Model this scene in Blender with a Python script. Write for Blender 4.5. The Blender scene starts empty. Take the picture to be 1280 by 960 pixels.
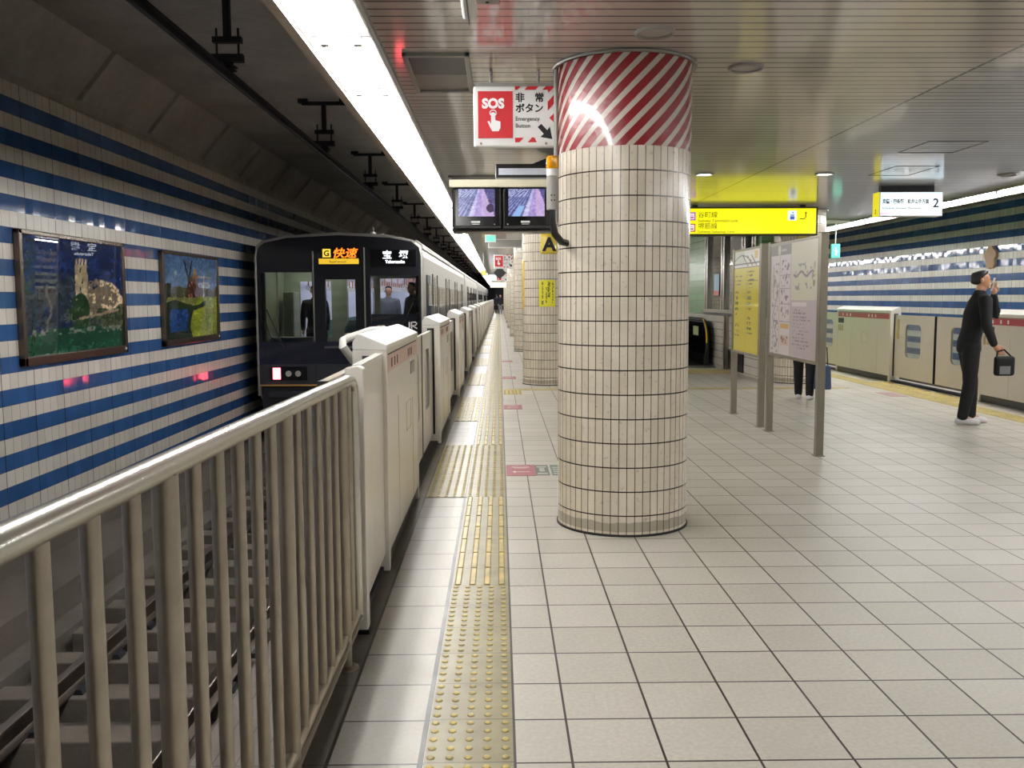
import bpy, bmesh, math, random
import numpy as np
from mathutils import Vector, Matrix
random.seed(7)
PI = math.pi
S = bpy.context.scene
COL = S.collection

# ------------------------------------------------------------------ camera, world, exposure
F_PX = 1147.0
cam_d = bpy.data.cameras.new('camera')
cam = bpy.data.objects.new('camera', cam_d); COL.objects.link(cam)
cam_d.sensor_width = 36.0
cam_d.lens = F_PX * 36.0 / 1280.0
cam_d.clip_start = 0.05; cam_d.clip_end = 400
_w, _p, _r = 0.013450, 0.093940, math.radians(0.25)      # yaw right, pitch down, roll
fw = Vector((math.sin(_w) * math.cos(_p), math.cos(_w) * math.cos(_p), -math.sin(_p)))
rt = Vector((math.cos(_w), -math.sin(_w), 0)); up = rt.cross(fw)
R_ = rt * math.cos(_r) - up * math.sin(_r); U_ = rt * math.sin(_r) + up * math.cos(_r)
cam.matrix_world = Matrix(((R_.x, U_.x, -fw.x, 0), (R_.y, U_.y, -fw.y, 0), (R_.z, U_.z, -fw.z, 1.473), (0, 0, 0, 1)))
S.camera = cam
world = bpy.data.worlds.new('world'); S.world = world; world.use_nodes = True
world.node_tree.nodes['Background'].inputs[0].default_value = (0.5, 0.55, 0.6, 1)
world.node_tree.nodes['Background'].inputs[1].default_value = 0.0
S.view_settings.view_transform = 'Standard'; S.view_settings.look = 'None'
S.view_settings.gamma = 1.0; S.view_settings.use_curve_mapping = False
S.view_settings.exposure = 0.0
TUBE = 80.0            # radiance of the fluorescent tubes
S.cycles.use_denoising = True
S.cycles.max_bounces = 8; S.cycles.diffuse_bounces = 5; S.cycles.glossy_bounces = 4
S.cycles.sample_clamp_indirect = 8.0
S.cycles.caustics_reflective = False; S.cycles.caustics_refractive = False

# ------------------------------------------------------------------ dimensions
CEIL = 2.92; EDGE_L, EDGE_R = -1.0, 7.1; Y0, Y1 = -9.0, 112.0
WL, WR = -4.6, 10.8; BED = -1.58; TCEIL = 4.45; MID = 3.05
TX0, TX1 = -0.254, 0.038

# ------------------------------------------------------------------ node helper
def srgb(r, g, b):
    f = lambda c: (c / 255 / 12.92) if c / 255 <= 0.04045 else ((c / 255 + 0.055) / 1.055) ** 2.4
    return (f(r), f(g), f(b), 1)

class NT:
    def __init__(s, name):
        s.m = bpy.data.materials.new(name); s.m.use_nodes = True
        s.t = s.m.node_tree; s.n = s.t.nodes; s.b = s.n['Principled BSDF']
    def _in(s, sock, v):
        if isinstance(v, bpy.types.NodeSocket): s.t.links.new(v, sock)
        elif isinstance(v, (tuple, list)) and len(v) == 3 and sock.type == 'RGBA': sock.default_value = (*v, 1)
        else: sock.default_value = v
    def math(s, op, a, b=None, c=None):
        n = s.n.new('ShaderNodeMath'); n.operation = op
        s._in(n.inputs[0], a)
        if b is not None: s._in(n.inputs[1], b)
        if c is not None: s._in(n.inputs[2], c)
        return n.outputs[0]
    def add(s, a, b): return s.math('ADD', a, b)
    def sub(s, a, b): return s.math('SUBTRACT', a, b)
    def mul(s, a, b): return s.math('MULTIPLY', a, b)
    def gt(s, a, b): return s.math('GREATER_THAN', a, b)
    def lt(s, a, b): return s.math('LESS_THAN', a, b)
    def mx(s, a, b): return s.math('MAXIMUM', a, b)
    def mn(s, a, b): return s.math('MINIMUM', a, b)
    def pos(s, obj=False):
        if obj: o = s.n.new('ShaderNodeTexCoord').outputs['Object']
        else: o = s.n.new('ShaderNodeNewGeometry').outputs['Position']
        x = s.n.new('ShaderNodeSeparateXYZ'); s.t.links.new(o, x.inputs[0]); s.P = o
        return x.outputs[0], x.outputs[1], x.outputs[2]
    def cell(s, c, off, pitch): return s.math('FLOOR', s.math('DIVIDE', s.sub(c, off), pitch))
    def line(s, c, off, pitch, w):       # 1 within w/2 of a multiple of pitch
        f = s.math('FRACT', s.math('DIVIDE', s.sub(c, off), pitch))
        return s.gt(s.math('ABSOLUTE', s.sub(f, 0.5)), 0.5 - w / 2 / pitch)
    def comb(s, x, y, z):
        n = s.n.new('ShaderNodeCombineXYZ'); s._in(n.inputs[0], x); s._in(n.inputs[1], y); s._in(n.inputs[2], z); return n.outputs[0]
    def white(s, v):
        n = s.n.new('ShaderNodeTexWhiteNoise'); n.noise_dimensions = '3D'; s.t.links.new(v, n.inputs['Vector']); return n.outputs['Value'], n.outputs['Color']
    def noise(s, v, scale, detail=3, rough=0.5):
        n = s.n.new('ShaderNodeTexNoise'); 
        if v is not None: s.t.links.new(v, n.inputs['Vector'])
        n.inputs['Scale'].default_value = scale; n.inputs['Detail'].default_value = detail; n.inputs['Roughness'].default_value = rough
        return n.outputs['Fac']
    def ramp(s, v, a, b, lo=0.0, hi=1.0):
        n = s.n.new('ShaderNodeMapRange'); s._in(n.inputs[0], v)
        for i, q in zip((1, 2, 3, 4), (a, b, lo, hi)): n.inputs[i].default_value = q
        return n.outputs[0]
    def mix(s, f, a, b, mode='MIX'):
        n = s.n.new('ShaderNodeMix'); n.data_type = 'RGBA'; n.blend_type = mode
        s._in(n.inputs[0], f); s._in(n.inputs[6], a); s._in(n.inputs[7], b); return n.outputs[2]
    def scale(s, col, f):
        return s.mix(1.0, col, s.comb(f, f, f), 'MULTIPLY')
    def bump(s, h, strength=0.3, dist=0.005, normal=None):
        n = s.n.new('ShaderNodeBump'); s._in(n.inputs['Height'], h)
        n.inputs['Strength'].default_value = strength; n.inputs['Distance'].default_value = dist
        if normal is not None: s.t.links.new(normal, n.inputs['Normal'])
        return n.outputs[0]
    def tilt(s, rnd_col, amt):           # per-tile tilt of the normal
        g = s.n.new('ShaderNodeNewGeometry').outputs['Normal']
        a = s.n.new('ShaderNodeVectorMath'); a.operation = 'SUBTRACT'; s.t.links.new(rnd_col, a.inputs[0]); a.inputs[1].default_value = (.5, .5, .5)
        b = s.n.new('ShaderNodeVectorMath'); b.operation = 'SCALE'; s.t.links.new(a.outputs[0], b.inputs[0]); b.inputs['Scale'].default_value = amt
        c = s.n.new('ShaderNodeVectorMath'); c.operation = 'ADD'; s.t.links.new(g, c.inputs[0]); s.t.links.new(b.outputs[0], c.inputs[1])
        d = s.n.new('ShaderNodeVectorMath'); d.operation = 'NORMALIZE'; s.t.links.new(c.outputs[0], d.inputs[0]); return d.outputs[0]
    def out(s, color=None, rough=None, metal=None, normal=None, coat=None, coat_rough=None, spec=None):
        if color is not None: s._in(s.b.inputs['Base Color'], color)
        if rough is not None: s._in(s.b.inputs['Roughness'], rough)
        if metal is not None: s._in(s.b.inputs['Metallic'], metal)
        if normal is not None: s._in(s.b.inputs['Normal'], normal)
        if coat is not None: s._in(s.b.inputs['Coat Weight'], coat)
        if coat_rough is not None: s._in(s.b.inputs['Coat Roughness'], coat_rough)
        if spec is not None: s._in(s.b.inputs['Specular IOR Level'], spec)
        return s.m

def plain(name, rgb, rough=0.5, metal=0.0, coat=0.0, var=0.06, scale=6.0, spec=0.5):
    t = NT(name); t.pos(True)
    n = t.noise(t.P, scale, 4, 0.6)
    return t.out(t.scale(srgb(*rgb), t.ramp(n, 0.25, 0.75, 1 - var, 1 + var)), rough, metal, coat=coat, coat_rough=0.08, spec=spec)

def glow(name, rgb, strength):
    t = NT(name); t.b.inputs['Base Color'].default_value = (0, 0, 0, 1) if strength > 5 else srgb(*[c * .5 for c in rgb])
    t.b.inputs['Emission Color'].default_value = srgb(*rgb); t.b.inputs['Emission Strength'].default_value = strength
    t.b.inputs['Roughness'].default_value = 0.3
    return t.m

MT = {}
MT['cream'] = plain('cream_paint', (216, 210, 200), 0.28, coat=0.45, var=0.03)
MT['cream_top'] = plain('white_paint', (214, 212, 206), 0.3, coat=0.3, var=0.03)
MT['dark'] = plain('black_plastic', (22, 22, 24), 0.35)
MT['black'] = plain('black_gloss', (10, 10, 12), 0.12)
MT['rubber'] = plain('black_rubber', (18, 18, 18), 0.7)
MT['grey'] = plain('grey_metal', (132, 130, 124), 0.35, 0.6)
MT['grey_paint'] = plain('grey_paint', (150, 148, 142), 0.45)
MT['steel'] = plain('stainless_steel', (156, 147, 133), 0.33, 0.9, var=0.12, scale=14)
MT['bright_steel'] = plain('polished_steel', (190, 188, 180), 0.27, 1.0, var=0.05)
MT['white'] = plain('white_plastic', (225, 225, 222), 0.4, var=0.02)
MT['red'] = plain('red_paint', (196, 36, 44), 0.4, var=0.02)
MT['pink'] = plain('faded_red_band', (206, 160, 152), 0.3, coat=.3)
MT['band_red'] = plain('red_band', (178, 52, 66), 0.3, coat=.3, var=.02)
MT['ink'] = plain('black_ink', (14, 14, 16), 0.5)
MT['white_ink'] = plain('white_ink', (236, 236, 236), 0.5)
MT['yellow'] = plain('yellow_plastic', (226, 184, 40), 0.25)
MT['concrete'] = plain('concrete', (112, 106, 98), 0.85, var=0.22, scale=1.5)
MT['iron'] = plain('dark_iron', (40, 40, 46), 0.6, .3)

# ------------------------------------------------------------------ mesh helper
class MB:
    def __init__(s): s.v = []; s.f = []
    def quad_faces(s, vs, fs):
        b = len(s.v); s.v += [tuple(v) for v in vs]; s.f += [tuple(b + i for i in f) for f in fs]
    def box(s, x0, x1, y0, y1, z0, z1):
        s.quad_faces([(x0, y0, z0), (x1, y0, z0), (x1, y1, z0), (x0, y1, z0), (x0, y0, z1), (x1, y0, z1), (x1, y1, z1), (x0, y1, z1)],
                     [(0, 3, 2, 1), (4, 5, 6, 7), (0, 1, 5, 4), (1, 2, 6, 5), (2, 3, 7, 6), (3, 0, 4, 7)]); return s
    def prism(s, poly, axis, a, b):      # poly of 2D points extruded along axis
        def mk(p, t):
            return {'x': (t, p[0], p[1]), 'y': (p[0], t, p[1]), 'z': (p[0], p[1], t)}[axis]
        n = len(poly)
        ar = sum(poly[i][0] * poly[(i + 1) % n][1] - poly[(i + 1) % n][0] * poly[i][1] for i in range(n))
        flip = (ar > 0) ^ (axis == 'y')
        vs = [mk(p, a) for p in poly] + [mk(p, b) for p in poly]
        fs = [tuple(range(n))[::-1], tuple(range(n, 2 * n))] + [(i, (i + 1) % n, n + (i + 1) % n, n + i) for i in range(n)]
        if not flip: fs = [f[::-1] for f in fs]
        s.quad_faces(vs, fs); return s
    def cyl(s, p, q, r, n=16, r2=None):
        p, q = Vector(p), Vector(q); d = (q - p).normalized()
        a = d.orthogonal().normalized(); b = d.cross(a); r2 = r if r2 is None else r2
        vs = [p + (a * math.cos(2 * PI * i / n) + b * math.sin(2 * PI * i / n)) * r for i in range(n)] + \
             [q + (a * math.cos(2 * PI * i / n) + b * math.sin(2 * PI * i / n)) * r2 for i in range(n)]
        s.quad_faces(vs, [tuple(range(n))[::-1], tuple(range(n, 2 * n))] + [(i, (i + 1) % n, n + (i + 1) % n, n + i) for i in range(n)]); return s
    def tube(s, pts, r, n=12):
        pts = [Vector(p) for p in pts]; rings = []
        a = None
        for i, p in enumerate(pts):
            d = ((pts[min(i + 1, len(pts) - 1)] - pts[max(i - 1, 0)])).normalized()
            a = d.orthogonal().normalized() if a is None else (a - d * a.dot(d)).normalized()
            b = d.cross(a)
            rings.append([p + (a * math.cos(2 * PI * k / n) + b * math.sin(2 * PI * k / n)) * (r[i] if isinstance(r, list) else r) for k in range(n)])
        fs = [tuple(range(n))[::-1]]
        for i in range(len(pts) - 1):
            for k in range(n): fs.append((i * n + k, i * n + (k + 1) % n, (i + 1) * n + (k + 1) % n, (i + 1) * n + k))
        fs.append(tuple(range((len(pts) - 1) * n, len(pts) * n)))
        s.quad_faces([v for rg in rings for v in rg], fs); return s
    def lathe(s, c, prof, n=32):         # profile (r,z) about vertical axis at c
        vs = []; fs = []
        for r, z in prof:
            for k in range(n): vs.append((c[0] + r * math.cos(2 * PI * k / n), c[1] + r * math.sin(2 * PI * k / n), c[2] + z))
        for i in range(len(prof) - 1):
            for k in range(n): fs.append((i * n + k, i * n + (k + 1) % n, (i + 1) * n + (k + 1) % n, (i + 1) * n + k))
        s.quad_faces(vs, fs); return s
    def build(s, name, m, parent=None, bevel=0.0, smooth=False, seg=2):
        me = bpy.data.meshes.new(name); me.from_pydata(s.v, [], s.f); me.materials.append(m)
        if bevel:
            bm = bmesh.new(); bm.from_mesh(me)
            bmesh.ops.bevel(bm, geom=[e for e in bm.edges if len(e.link_faces) == 2 and e.calc_face_angle(0) > 0.5], offset=bevel, segments=seg, affect='EDGES', profile=0.5, clamp_overlap=True)
            bm.to_mesh(me); bm.free()
        if smooth:
            bm = bmesh.new(); bm.from_mesh(me)
            for f in bm.faces: f.smooth = True
            for e in bm.edges:
                if len(e.link_faces) == 2 and e.calc_face_angle(0) > 0.6: e.smooth = False
            bm.to_mesh(me); bm.free()
        o = bpy.data.objects.new(name, me); COL.objects.link(o)
        if parent: o.parent = parent
        return o

def tag(o, label, cat, group=None, kind=None):
    o['label'] = label; o['category'] = cat
    if group: o['group'] = group
    if kind: o['kind'] = kind
    return o
def empty(name, loc, label, cat, group=None, rz=0.0):
    o = bpy.data.objects.new(name, None); COL.objects.link(o); o.location = loc; o.rotation_euler = (0, 0, rz)
    o.empty_display_size = 0.1
    return tag(o, label, cat, group)
def struct(o): o['kind'] = 'structure'; return o
def children(o): return [c for c in bpy.data.objects if c.parent == o]
def copy_tree(o, kids, loc, label=None, rz=None):
    r = o.copy(); COL.objects.link(r); r.location = loc
    if rz is not None: r.rotation_euler = (0, 0, rz)
    if label: r['label'] = label
    def rec(src_kids, par):
        for c, sub in src_kids:
            d = c.copy(); COL.objects.link(d); d.parent = par; rec(sub, d)
    rec(kids, r); return r
def tree(o): return [(c, tree(c)) for c in children(o)]

def text(s, size, m, parent, loc, face='-Y', name='lettering', ext=0.0015, ax='LEFT', bold=0.0, sx=1.0, shear=0.0):
    c = bpy.data.curves.new(name, 'FONT'); c.body = s; c.size = size; c.align_x = ax; c.align_y = 'BOTTOM_BASELINE'
    c.extrude = ext; c.offset = bold; c.shear = shear; c.resolution_u = 3
    o = bpy.data.objects.new('t', c); COL.objects.link(o)
    bpy.context.view_layer.update()
    me = bpy.data.meshes.new_from_object(o.evaluated_get(bpy.context.evaluated_depsgraph_get()))
    bpy.data.objects.remove(o); me.materials.clear(); me.materials.append(m); me.name = name
    rot = {'-Y': Matrix.Rotation(PI / 2, 4, 'X'), '-X': Matrix.Rotation(-PI / 2, 4, 'Z') @ Matrix.Rotation(PI / 2, 4, 'X'),
           '+X': Matrix.Rotation(PI / 2, 4, 'Z') @ Matrix.Rotation(PI / 2, 4, 'X'), '+Z': Matrix.Identity(4)}[face]
    me.transform(Matrix.Translation(loc) @ rot @ Matrix.Diagonal((sx, 1, 1, 1)))
    r = bpy.data.objects.new(name, me); COL.objects.link(r)
    if parent: r.parent = parent
    return r

def col_mat(name, rough=0.35, emit=0.0, coat=0.0, coat_rough=0.03):
    t = NT(name); a = t.n.new('ShaderNodeAttribute'); a.attribute_name = 'Col'
    if emit:
        t._in(t.b.inputs['Emission Color'], a.outputs['Color']); t.b.inputs['Emission Strength'].default_value = emit
        t.b.inputs['Base Color'].default_value = (0.01, 0.01, 0.01, 1); t.b.inputs['Roughness'].default_value = rough
        return t.m
    return t.out(a.outputs['Color'], rough, coat=coat, coat_rough=coat_rough, spec=0.0 if coat >= 1 else 0.5)
MT['print'] = col_mat('printed_sheet', 0.3, coat=0.6)
MT['poster'] = col_mat('glazed_poster', 0.4, coat=1.0, coat_rough=0.01)
MT['screen'] = col_mat('screen_picture', 0.15, emit=0.95)

def painted(name, fn, nu, nv, m, parent, p00, du, dv, curve=None):
    """grid of nu x nv coloured cells; fn(u,v)->rgb 0..255 arrays; each cell own verts is avoided by point colours"""
    u = (np.arange(nu + 1)) / nu; v = (np.arange(nv + 1)) / nv
    Ug, Vg = np.meshgrid(u, v)
    p00, du, dv = (np.array(a, float) for a in (p00, du, dv))
    if curve: co = np.array([curve(a, b) for a, b in zip(Ug.ravel(), Vg.ravel())])
    else: co = p00 + Ug.ravel()[:, None] * du + Vg.ravel()[:, None] * dv
    rgb = np.clip(np.stack(np.broadcast_arrays(*fn(Ug.ravel(), Vg.ravel())), 1), 0, 255) / 255
    lin = np.where(rgb <= 0.04045, rgb / 12.92, ((rgb + 0.055) / 1.055) ** 2.4)
    faces = [(j * (nu + 1) + i, j * (nu + 1) + i + 1, (j + 1) * (nu + 1) + i + 1, (j + 1) * (nu + 1) + i) for j in range(nv) for i in range(nu)]
    me = bpy.data.meshes.new(name); me.from_pydata(co.tolist(), [], faces)
    at = me.color_attributes.new('Col', 'FLOAT_COLOR', 'POINT')
    at.data.foreach_set('color', np.concatenate([lin, np.ones((len(lin), 1))], 1).astype(np.float32).ravel())
    me.materials.append(m)
    o = bpy.data.objects.new(name, me); COL.objects.link(o)
    if parent: o.parent = parent
    return o

def vnoise(u, v, s, seed=0):
    def h(i, j): 
        x = np.sin(i * 127.1 + j * 311.7 + seed * 74.7) * 43758.5453; return x - np.floor(x)
    x, y = u * s, v * s; i, j = np.floor(x), np.floor(y); fx, fy = x - i, y - j
    fx = fx * fx * (3 - 2 * fx); fy = fy * fy * (3 - 2 * fy)
    return (h(i, j) * (1 - fx) + h(i + 1, j) * fx) * (1 - fy) + (h(i, j + 1) * (1 - fx) + h(i + 1, j + 1) * fx) * fy
class Pic:
    def __init__(s, u, v, c): s.u, s.v = u, v; s.c = [np.full_like(u, float(k)) for k in c]
    def put(s, mask, c):
        for k in range(3): s.c[k] = np.where(mask, c[k] if not np.isscalar(c[k]) else float(c[k]), s.c[k])
    def rect(s, a, b, c, d, col): s.put((s.u > a) & (s.u < b) & (s.v > c) & (s.v < d), col)

# ------------------------------------------------------------------ materials of the setting
def floor_mat():
    t = NT('platform_tiles'); x, y, z = t.pos()
    lx = t.line(x, 0.225, 0.3, 0.0085); ly = t.line(y, 2.79, 0.3, 0.0085)
    # first narrow course beside the tactile strip
    inner = t.gt(x, 0.038)
    narrow = t.lt(x, 0.2)
    lx1 = t.mul(t.mul(lx, inner), t.sub(1.0, narrow))
    edge = t.add(t.lt(t.math('ABSOLUTE', t.sub(x, 0.042)), 0.005), t.lt(t.math('ABSOLUTE', t.add(x, 0.260)), 0.009))
    edge = t.add(edge, t.lt(t.math('ABSOLUTE', t.add(x, 0.557)), 0.006))
    lx0 = t.lt(t.math('ABSOLUTE', t.sub(x, 0.225)), 0.003)
    kerb = t.lt(x, -0.557)
    plank = t.mul(t.line(x, -0.62, 0.075, 0.004), t.lt(x, -0.64))
    ky = t.line(y, 2.79, 0.6, 0.005)
    g = t.mx(t.mx(t.mul(ly, t.sub(1.0, kerb)), t.mul(ky, kerb)), t.mx(t.mx(lx1, lx0), t.mx(edge, plank)))
    rnd, rc = t.white(t.comb(t.cell(x, 0.225, 0.3), t.cell(y, 2.79, 0.3), 0.0))
    big = t.noise(t.P, 0.9, 5, 0.6); fine = t.noise(t.P, 60, 2, 0.6); mid = t.noise(t.P, 7, 4, 0.6)
    c = t.mix(t.ramp(rnd, 0, 1), srgb(196, 191, 179), srgb(207, 202, 191))
    c = t.mix(kerb, c, srgb(126, 120, 108))
    c = t.mix(t.mul(t.lt(x, -0.64), 1.0), c, srgb(140, 130, 122))
    v = t.mul(t.ramp(big, 0.3, 0.7, 0.93, 1.04), t.mul(t.ramp(fine, 0.3, 0.7, 0.91, 1.08), t.ramp(mid, 0.2, 0.8, 0.96, 1.03)))
    dirt = t.mul(t.ramp(x, -0.6, -0.2, 0.45, 0.85), t.ramp(x, 0.0, 0.6, 1.0, 1.07))      # worn, dirtier walking line along the barrier
    c = t.scale(c, t.mul(v, dirt))
    c = t.mix(g, c, srgb(34, 28, 24))
    nrm = t.bump(t.sub(1.0, g), 0.4, 0.002, t.tilt(rc, 0.008))
    t.out(c, t.ramp(mid, 0.3, 0.7, 0.33, 0.42), normal=nrm, spec=0.5)
    return t.m
def stripe_mat(name, zref, blue_below):
    t = NT(name); x, y, z = t.pos()
    row = t.cell(z, zref, 0.152)
    odd = t.gt(t.math('FRACT', t.mul(t.add(row, 200.0), 0.5)), 0.25)
    blue = odd if blue_below else t.sub(1.0, odd)
    fine = t.line(y, 2.5, 0.15, 0.006); heavy = t.line(y, 2.5, 0.6, 0.012); h = t.line(z, zref, 0.152, 0.005)
    rnd, rc = t.white(t.comb(0.0, t.cell(y, 2.5, 0.15), row))
    n = t.noise(t.P, 1.2, 4, 0.6)
    cw = t.mix(rnd, srgb(200, 194, 184), srgb(214, 208, 199)); cb = t.mix(rnd, srgb(44, 80, 130), srgb(54, 92, 144))
    c = t.scale(t.mix(blue, cw, cb), t.ramp(n, 0.25, 0.75, 0.88, 1.08))
    gl = t.mx(h, fine)
    c = t.mix(t.mul(gl, t.ramp(blue, 0, 1, 0.85, 0.35)), c, srgb(70, 62, 56))
    c = t.mix(heavy, c, srgb(48, 44, 46))
    nrm = t.bump(t.sub(1.0, t.mx(gl, heavy)), 0.3, 0.002, t.tilt(rc, 0.028))
    return t.out(c, t.ramp(blue, 0, 1, 0.32, 0.08), normal=nrm, spec=0.5)
def slat_mat():
    t = NT('ceiling_slats'); x, y, z = t.pos()
    g = t.line(y, 4.66, 0.119, 0.019); j = t.lt(t.math('ABSOLUTE', t.sub(x, MID)), 0.013)
    g2 = t.mx(g, j)
    rnd, rc = t.white(t.comb(t.gt(x, MID), t.cell(y, 4.66, 0.119), 0.0))
    c = t.mix(rnd, srgb(184, 178, 170), srgb(198, 192, 184))
    c = t.scale(c, t.ramp(t.noise(t.P, 0.7, 3, .5), .3, .7, .93, 1.05))
    c = t.mix(g2, c, srgb(20, 17, 14))
    nrm = t.tilt(rc, 0.014)
    return t.out(c, 0.3, metal=0.25, normal=nrm, coat=0.65, coat_rough=0.09)
def concrete_mat(name, rgb, sc=1.0):
    t = NT(name); x, y, z = t.pos()
    n = t.noise(t.P, 0.8 * sc, 6, 0.65); n2 = t.noise(t.P, 9 * sc, 5, 0.7)
    c = t.scale(srgb(*rgb), t.mul(t.ramp(n, 0.25, 0.75, 0.7, 1.2), t.ramp(n2, .25, .75, .85, 1.12)))
    return t.out(c, 0.85, normal=t.bump(n2, 0.3, 0.02))
def column_mat(R, name, square=False):
    t = NT(name); x, y, z = t.pos(True)
    a = t.math('ARCTAN2', y, x); s = t.mul(a, 53 / (2 * PI))
    v = t.line(s, 0.25, 1.0, 0.095); h = t.line(z, 0.13, 0.1497, 0.008)
    rnd, rc = t.white(t.comb(t.cell(s, 0.25, 1.0), t.cell(z, 0.13, 0.1497), 0.0))
    n = t.noise(t.P, 5, 5, 0.65); sp = t.noise(t.P, 38, 2, .5)
    c = t.mix(rnd, srgb(206, 196, 176), srgb(220, 211, 194))
    c = t.scale(c, t.mul(t.ramp(n, .3, .75, .86, 1.04), t.ramp(sp, .62, .75, 1.0, .7)))
    stain = t.mul(t.gt(z, 0.03), t.lt(z, t.ramp(n, 0, 1, 0.06, 0.12)))
    c = t.mix(t.mul(stain, .55), c, srgb(110, 104, 84))
    g = t.mx(v, h)
    c = t.mix(g, c, srgb(44, 34, 28))
    nrm = t.bump(t.sub(1.0, g), 0.4, 0.002, t.tilt(rc, 0.03))
    return t.out(c, 0.22, normal=nrm)
def band_mat():
    t = NT('red_white_stripes'); x, y, z = t.pos(True)
    a = t.math('ARCTAN2', y, x)
    f = t.math('FRACT', t.sub(t.mul(a, 24 / (2 * PI)), t.mul(z, 9.1)))
    red = t.gt(f, 0.40)
    n = t.noise(t.P, 25, 3, .6)
    c = t.mix(red, srgb(188, 180, 168), srgb(132, 22, 30))
    c = t.scale(c, t.ramp(n, .3, .7, .93, 1.05))
    return t.out(c, 0.25, normal=t.bump(n, 0.25, 0.01), coat=.5, coat_rough=.06)
def wall_tile_mat():
    t = NT('office_wall_tiles'); x, y, z = t.pos()
    up_ = t.gt(z, 1.09)
    h = t.line(z, 1.09, 0.15, 0.007); v = t.line(y, 0.0, 0.15, 0.004); vx = t.line(x, 0.02, 0.05, 0.004)
    c = t.mix(up_, srgb(206, 200, 188), srgb(122, 168, 124))
    c = t.scale(c, t.ramp(t.noise(t.P, 3, 3, .5), .3, .7, .93, 1.05))
    c = t.mix(t.mx(h, t.mul(v, .35)), c, t.mix(up_, srgb(90, 84, 76), srgb(56, 84, 58)))
    return t.out(c, 0.25)
MT['floor'] = floor_mat(); MT['stripe_l'] = stripe_mat('striped_wall_tiles_left', 1.545, True)
MT['stripe_r'] = stripe_mat('striped_wall_tiles_right', 1.485, False)
MT['slats'] = slat_mat(); MT['conc_l'] = concrete_mat('tunnel_concrete', (190, 185, 178)); MT['conc_b'] = concrete_mat('trackside_concrete', (92, 84, 76)); MT['conc_d'] = concrete_mat('track_bed_concrete', (92, 86, 78), 2)
MT['column'] = column_mat(.42, 'column_tiles'); MT['band'] = band_mat(); MT['office'] = wall_tile_mat()

def tact_mat(name, base, hi):
    t = NT(name); x, y, z = t.pos()
    g = t.line(y, 2.79, 0.3, 0.005)
    n = t.noise(t.P, 9, 5, .65); n2 = t.noise(t.P, 2.2, 3, .5)
    raised = t.gt(z, 0.0062)
    c = t.mix(t.mul(raised, t.ramp(n, .3, .65, .4, 1.0)), t.mix(t.ramp(n2, .4, .6), srgb(*base), srgb(*[k * .93 for k in base])), srgb(*hi))
    c = t.scale(c, t.ramp(n, .3, .75, .72, 1.1)); c = t.mix(g, c, srgb(70, 62, 40))
    return t.out(c, 0.36)
MT['tact'] = tact_mat('worn_tactile_paving', (146, 137, 102), (198, 174, 92))
MT['tact_y'] = tact_mat('yellow_tactile_paving', (196, 178, 106), (214, 188, 84))

# ------------------------------------------------------------------ structure
m = MB(); m.box(EDGE_L, EDGE_R, Y0, Y1, -1.5, 0.0); struct(m.build('floor', MT['floor']))
m = MB(); m.box(-0.66, 6.76, Y0, Y1, CEIL, CEIL + .1); struct(m.build('ceiling', MT['slats']))
# track-side ceilings, haunch and walls
def side_shell(sgn, wall_x, inner_x, st):
    k = 'left' if sgn < 0 else 'right'
    o = 0.52 * sgn
    m = MB(); m.box(min(wall_x, wall_x + o), max(wall_x, wall_x + o), Y0, Y1, -0.64, 3.521); struct(m.build('wall_' + k, st))
    xo = wall_x + 0.03 * sgn
    m = MB(); m.box(min(xo, wall_x + .5 * sgn), max(xo, wall_x + .5 * sgn), Y0, Y1, BED - .05, -0.64)
    m.box(min(wall_x - .6 * sgn, wall_x + .4 * sgn), max(wall_x - .6 * sgn, wall_x + .4 * sgn), Y0, Y1, BED - .1, -1.13)
    struct(m.build('baseboard_' + k, MT['conc_b']))
    return
side_shell(-1, WL, -1.1, MT['stripe_l']); side_shell(1, WR, 7.2, MT['stripe_r'])
def haunch(sgn, wx, inner, idx):
    xs = lambda d: wx - sgn * d
    m = MB()
    p = [(xs(-.50), 3.91), (xs(-.05), TCEIL), (xs(-.05), TCEIL + .3), (xs(-.8), TCEIL + .3), (xs(-.8), 3.4), (xs(-.53), 3.4), (xs(-.53), 3.85)]
    m.prism(p, 'y', Y0, Y1)
    a, b = sorted((inner, xs(-.08)))
    m.box(a, b, Y0, Y1, TCEIL, TCEIL + .3)
    struct(m.build('ceiling_track_%s' % ('left' if sgn < 0 else 'right'), MT['conc_l']))
    # cross ribs on the sloping face
    m = MB()
    for i in range(30):
        y = 9.0 + 2.35 * i + (0.12 if i % 2 else 0)
        w = .13 if i % 3 else .19
        nx, nz = -sgn * .85, -.53
        q = [(xs(-.54), 3.86), (xs(-.50), 3.90), (xs(-.04), TCEIL - .0), (xs(-.05), TCEIL + .03), (xs(-.56), 3.92)]
        q = [(xs(-.51), 3.88), (xs(-.455), 3.875), (xs(.0), TCEIL - .02), (xs(-.06), TCEIL + .03)]
        m.prism(q, 'y', y, y + w)
    struct(m.build('trim_%d' % idx, MT['conc_l']))
haunch(-1, WL, -1.1, 1); haunch(1, WR, 7.2, 2)
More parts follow.
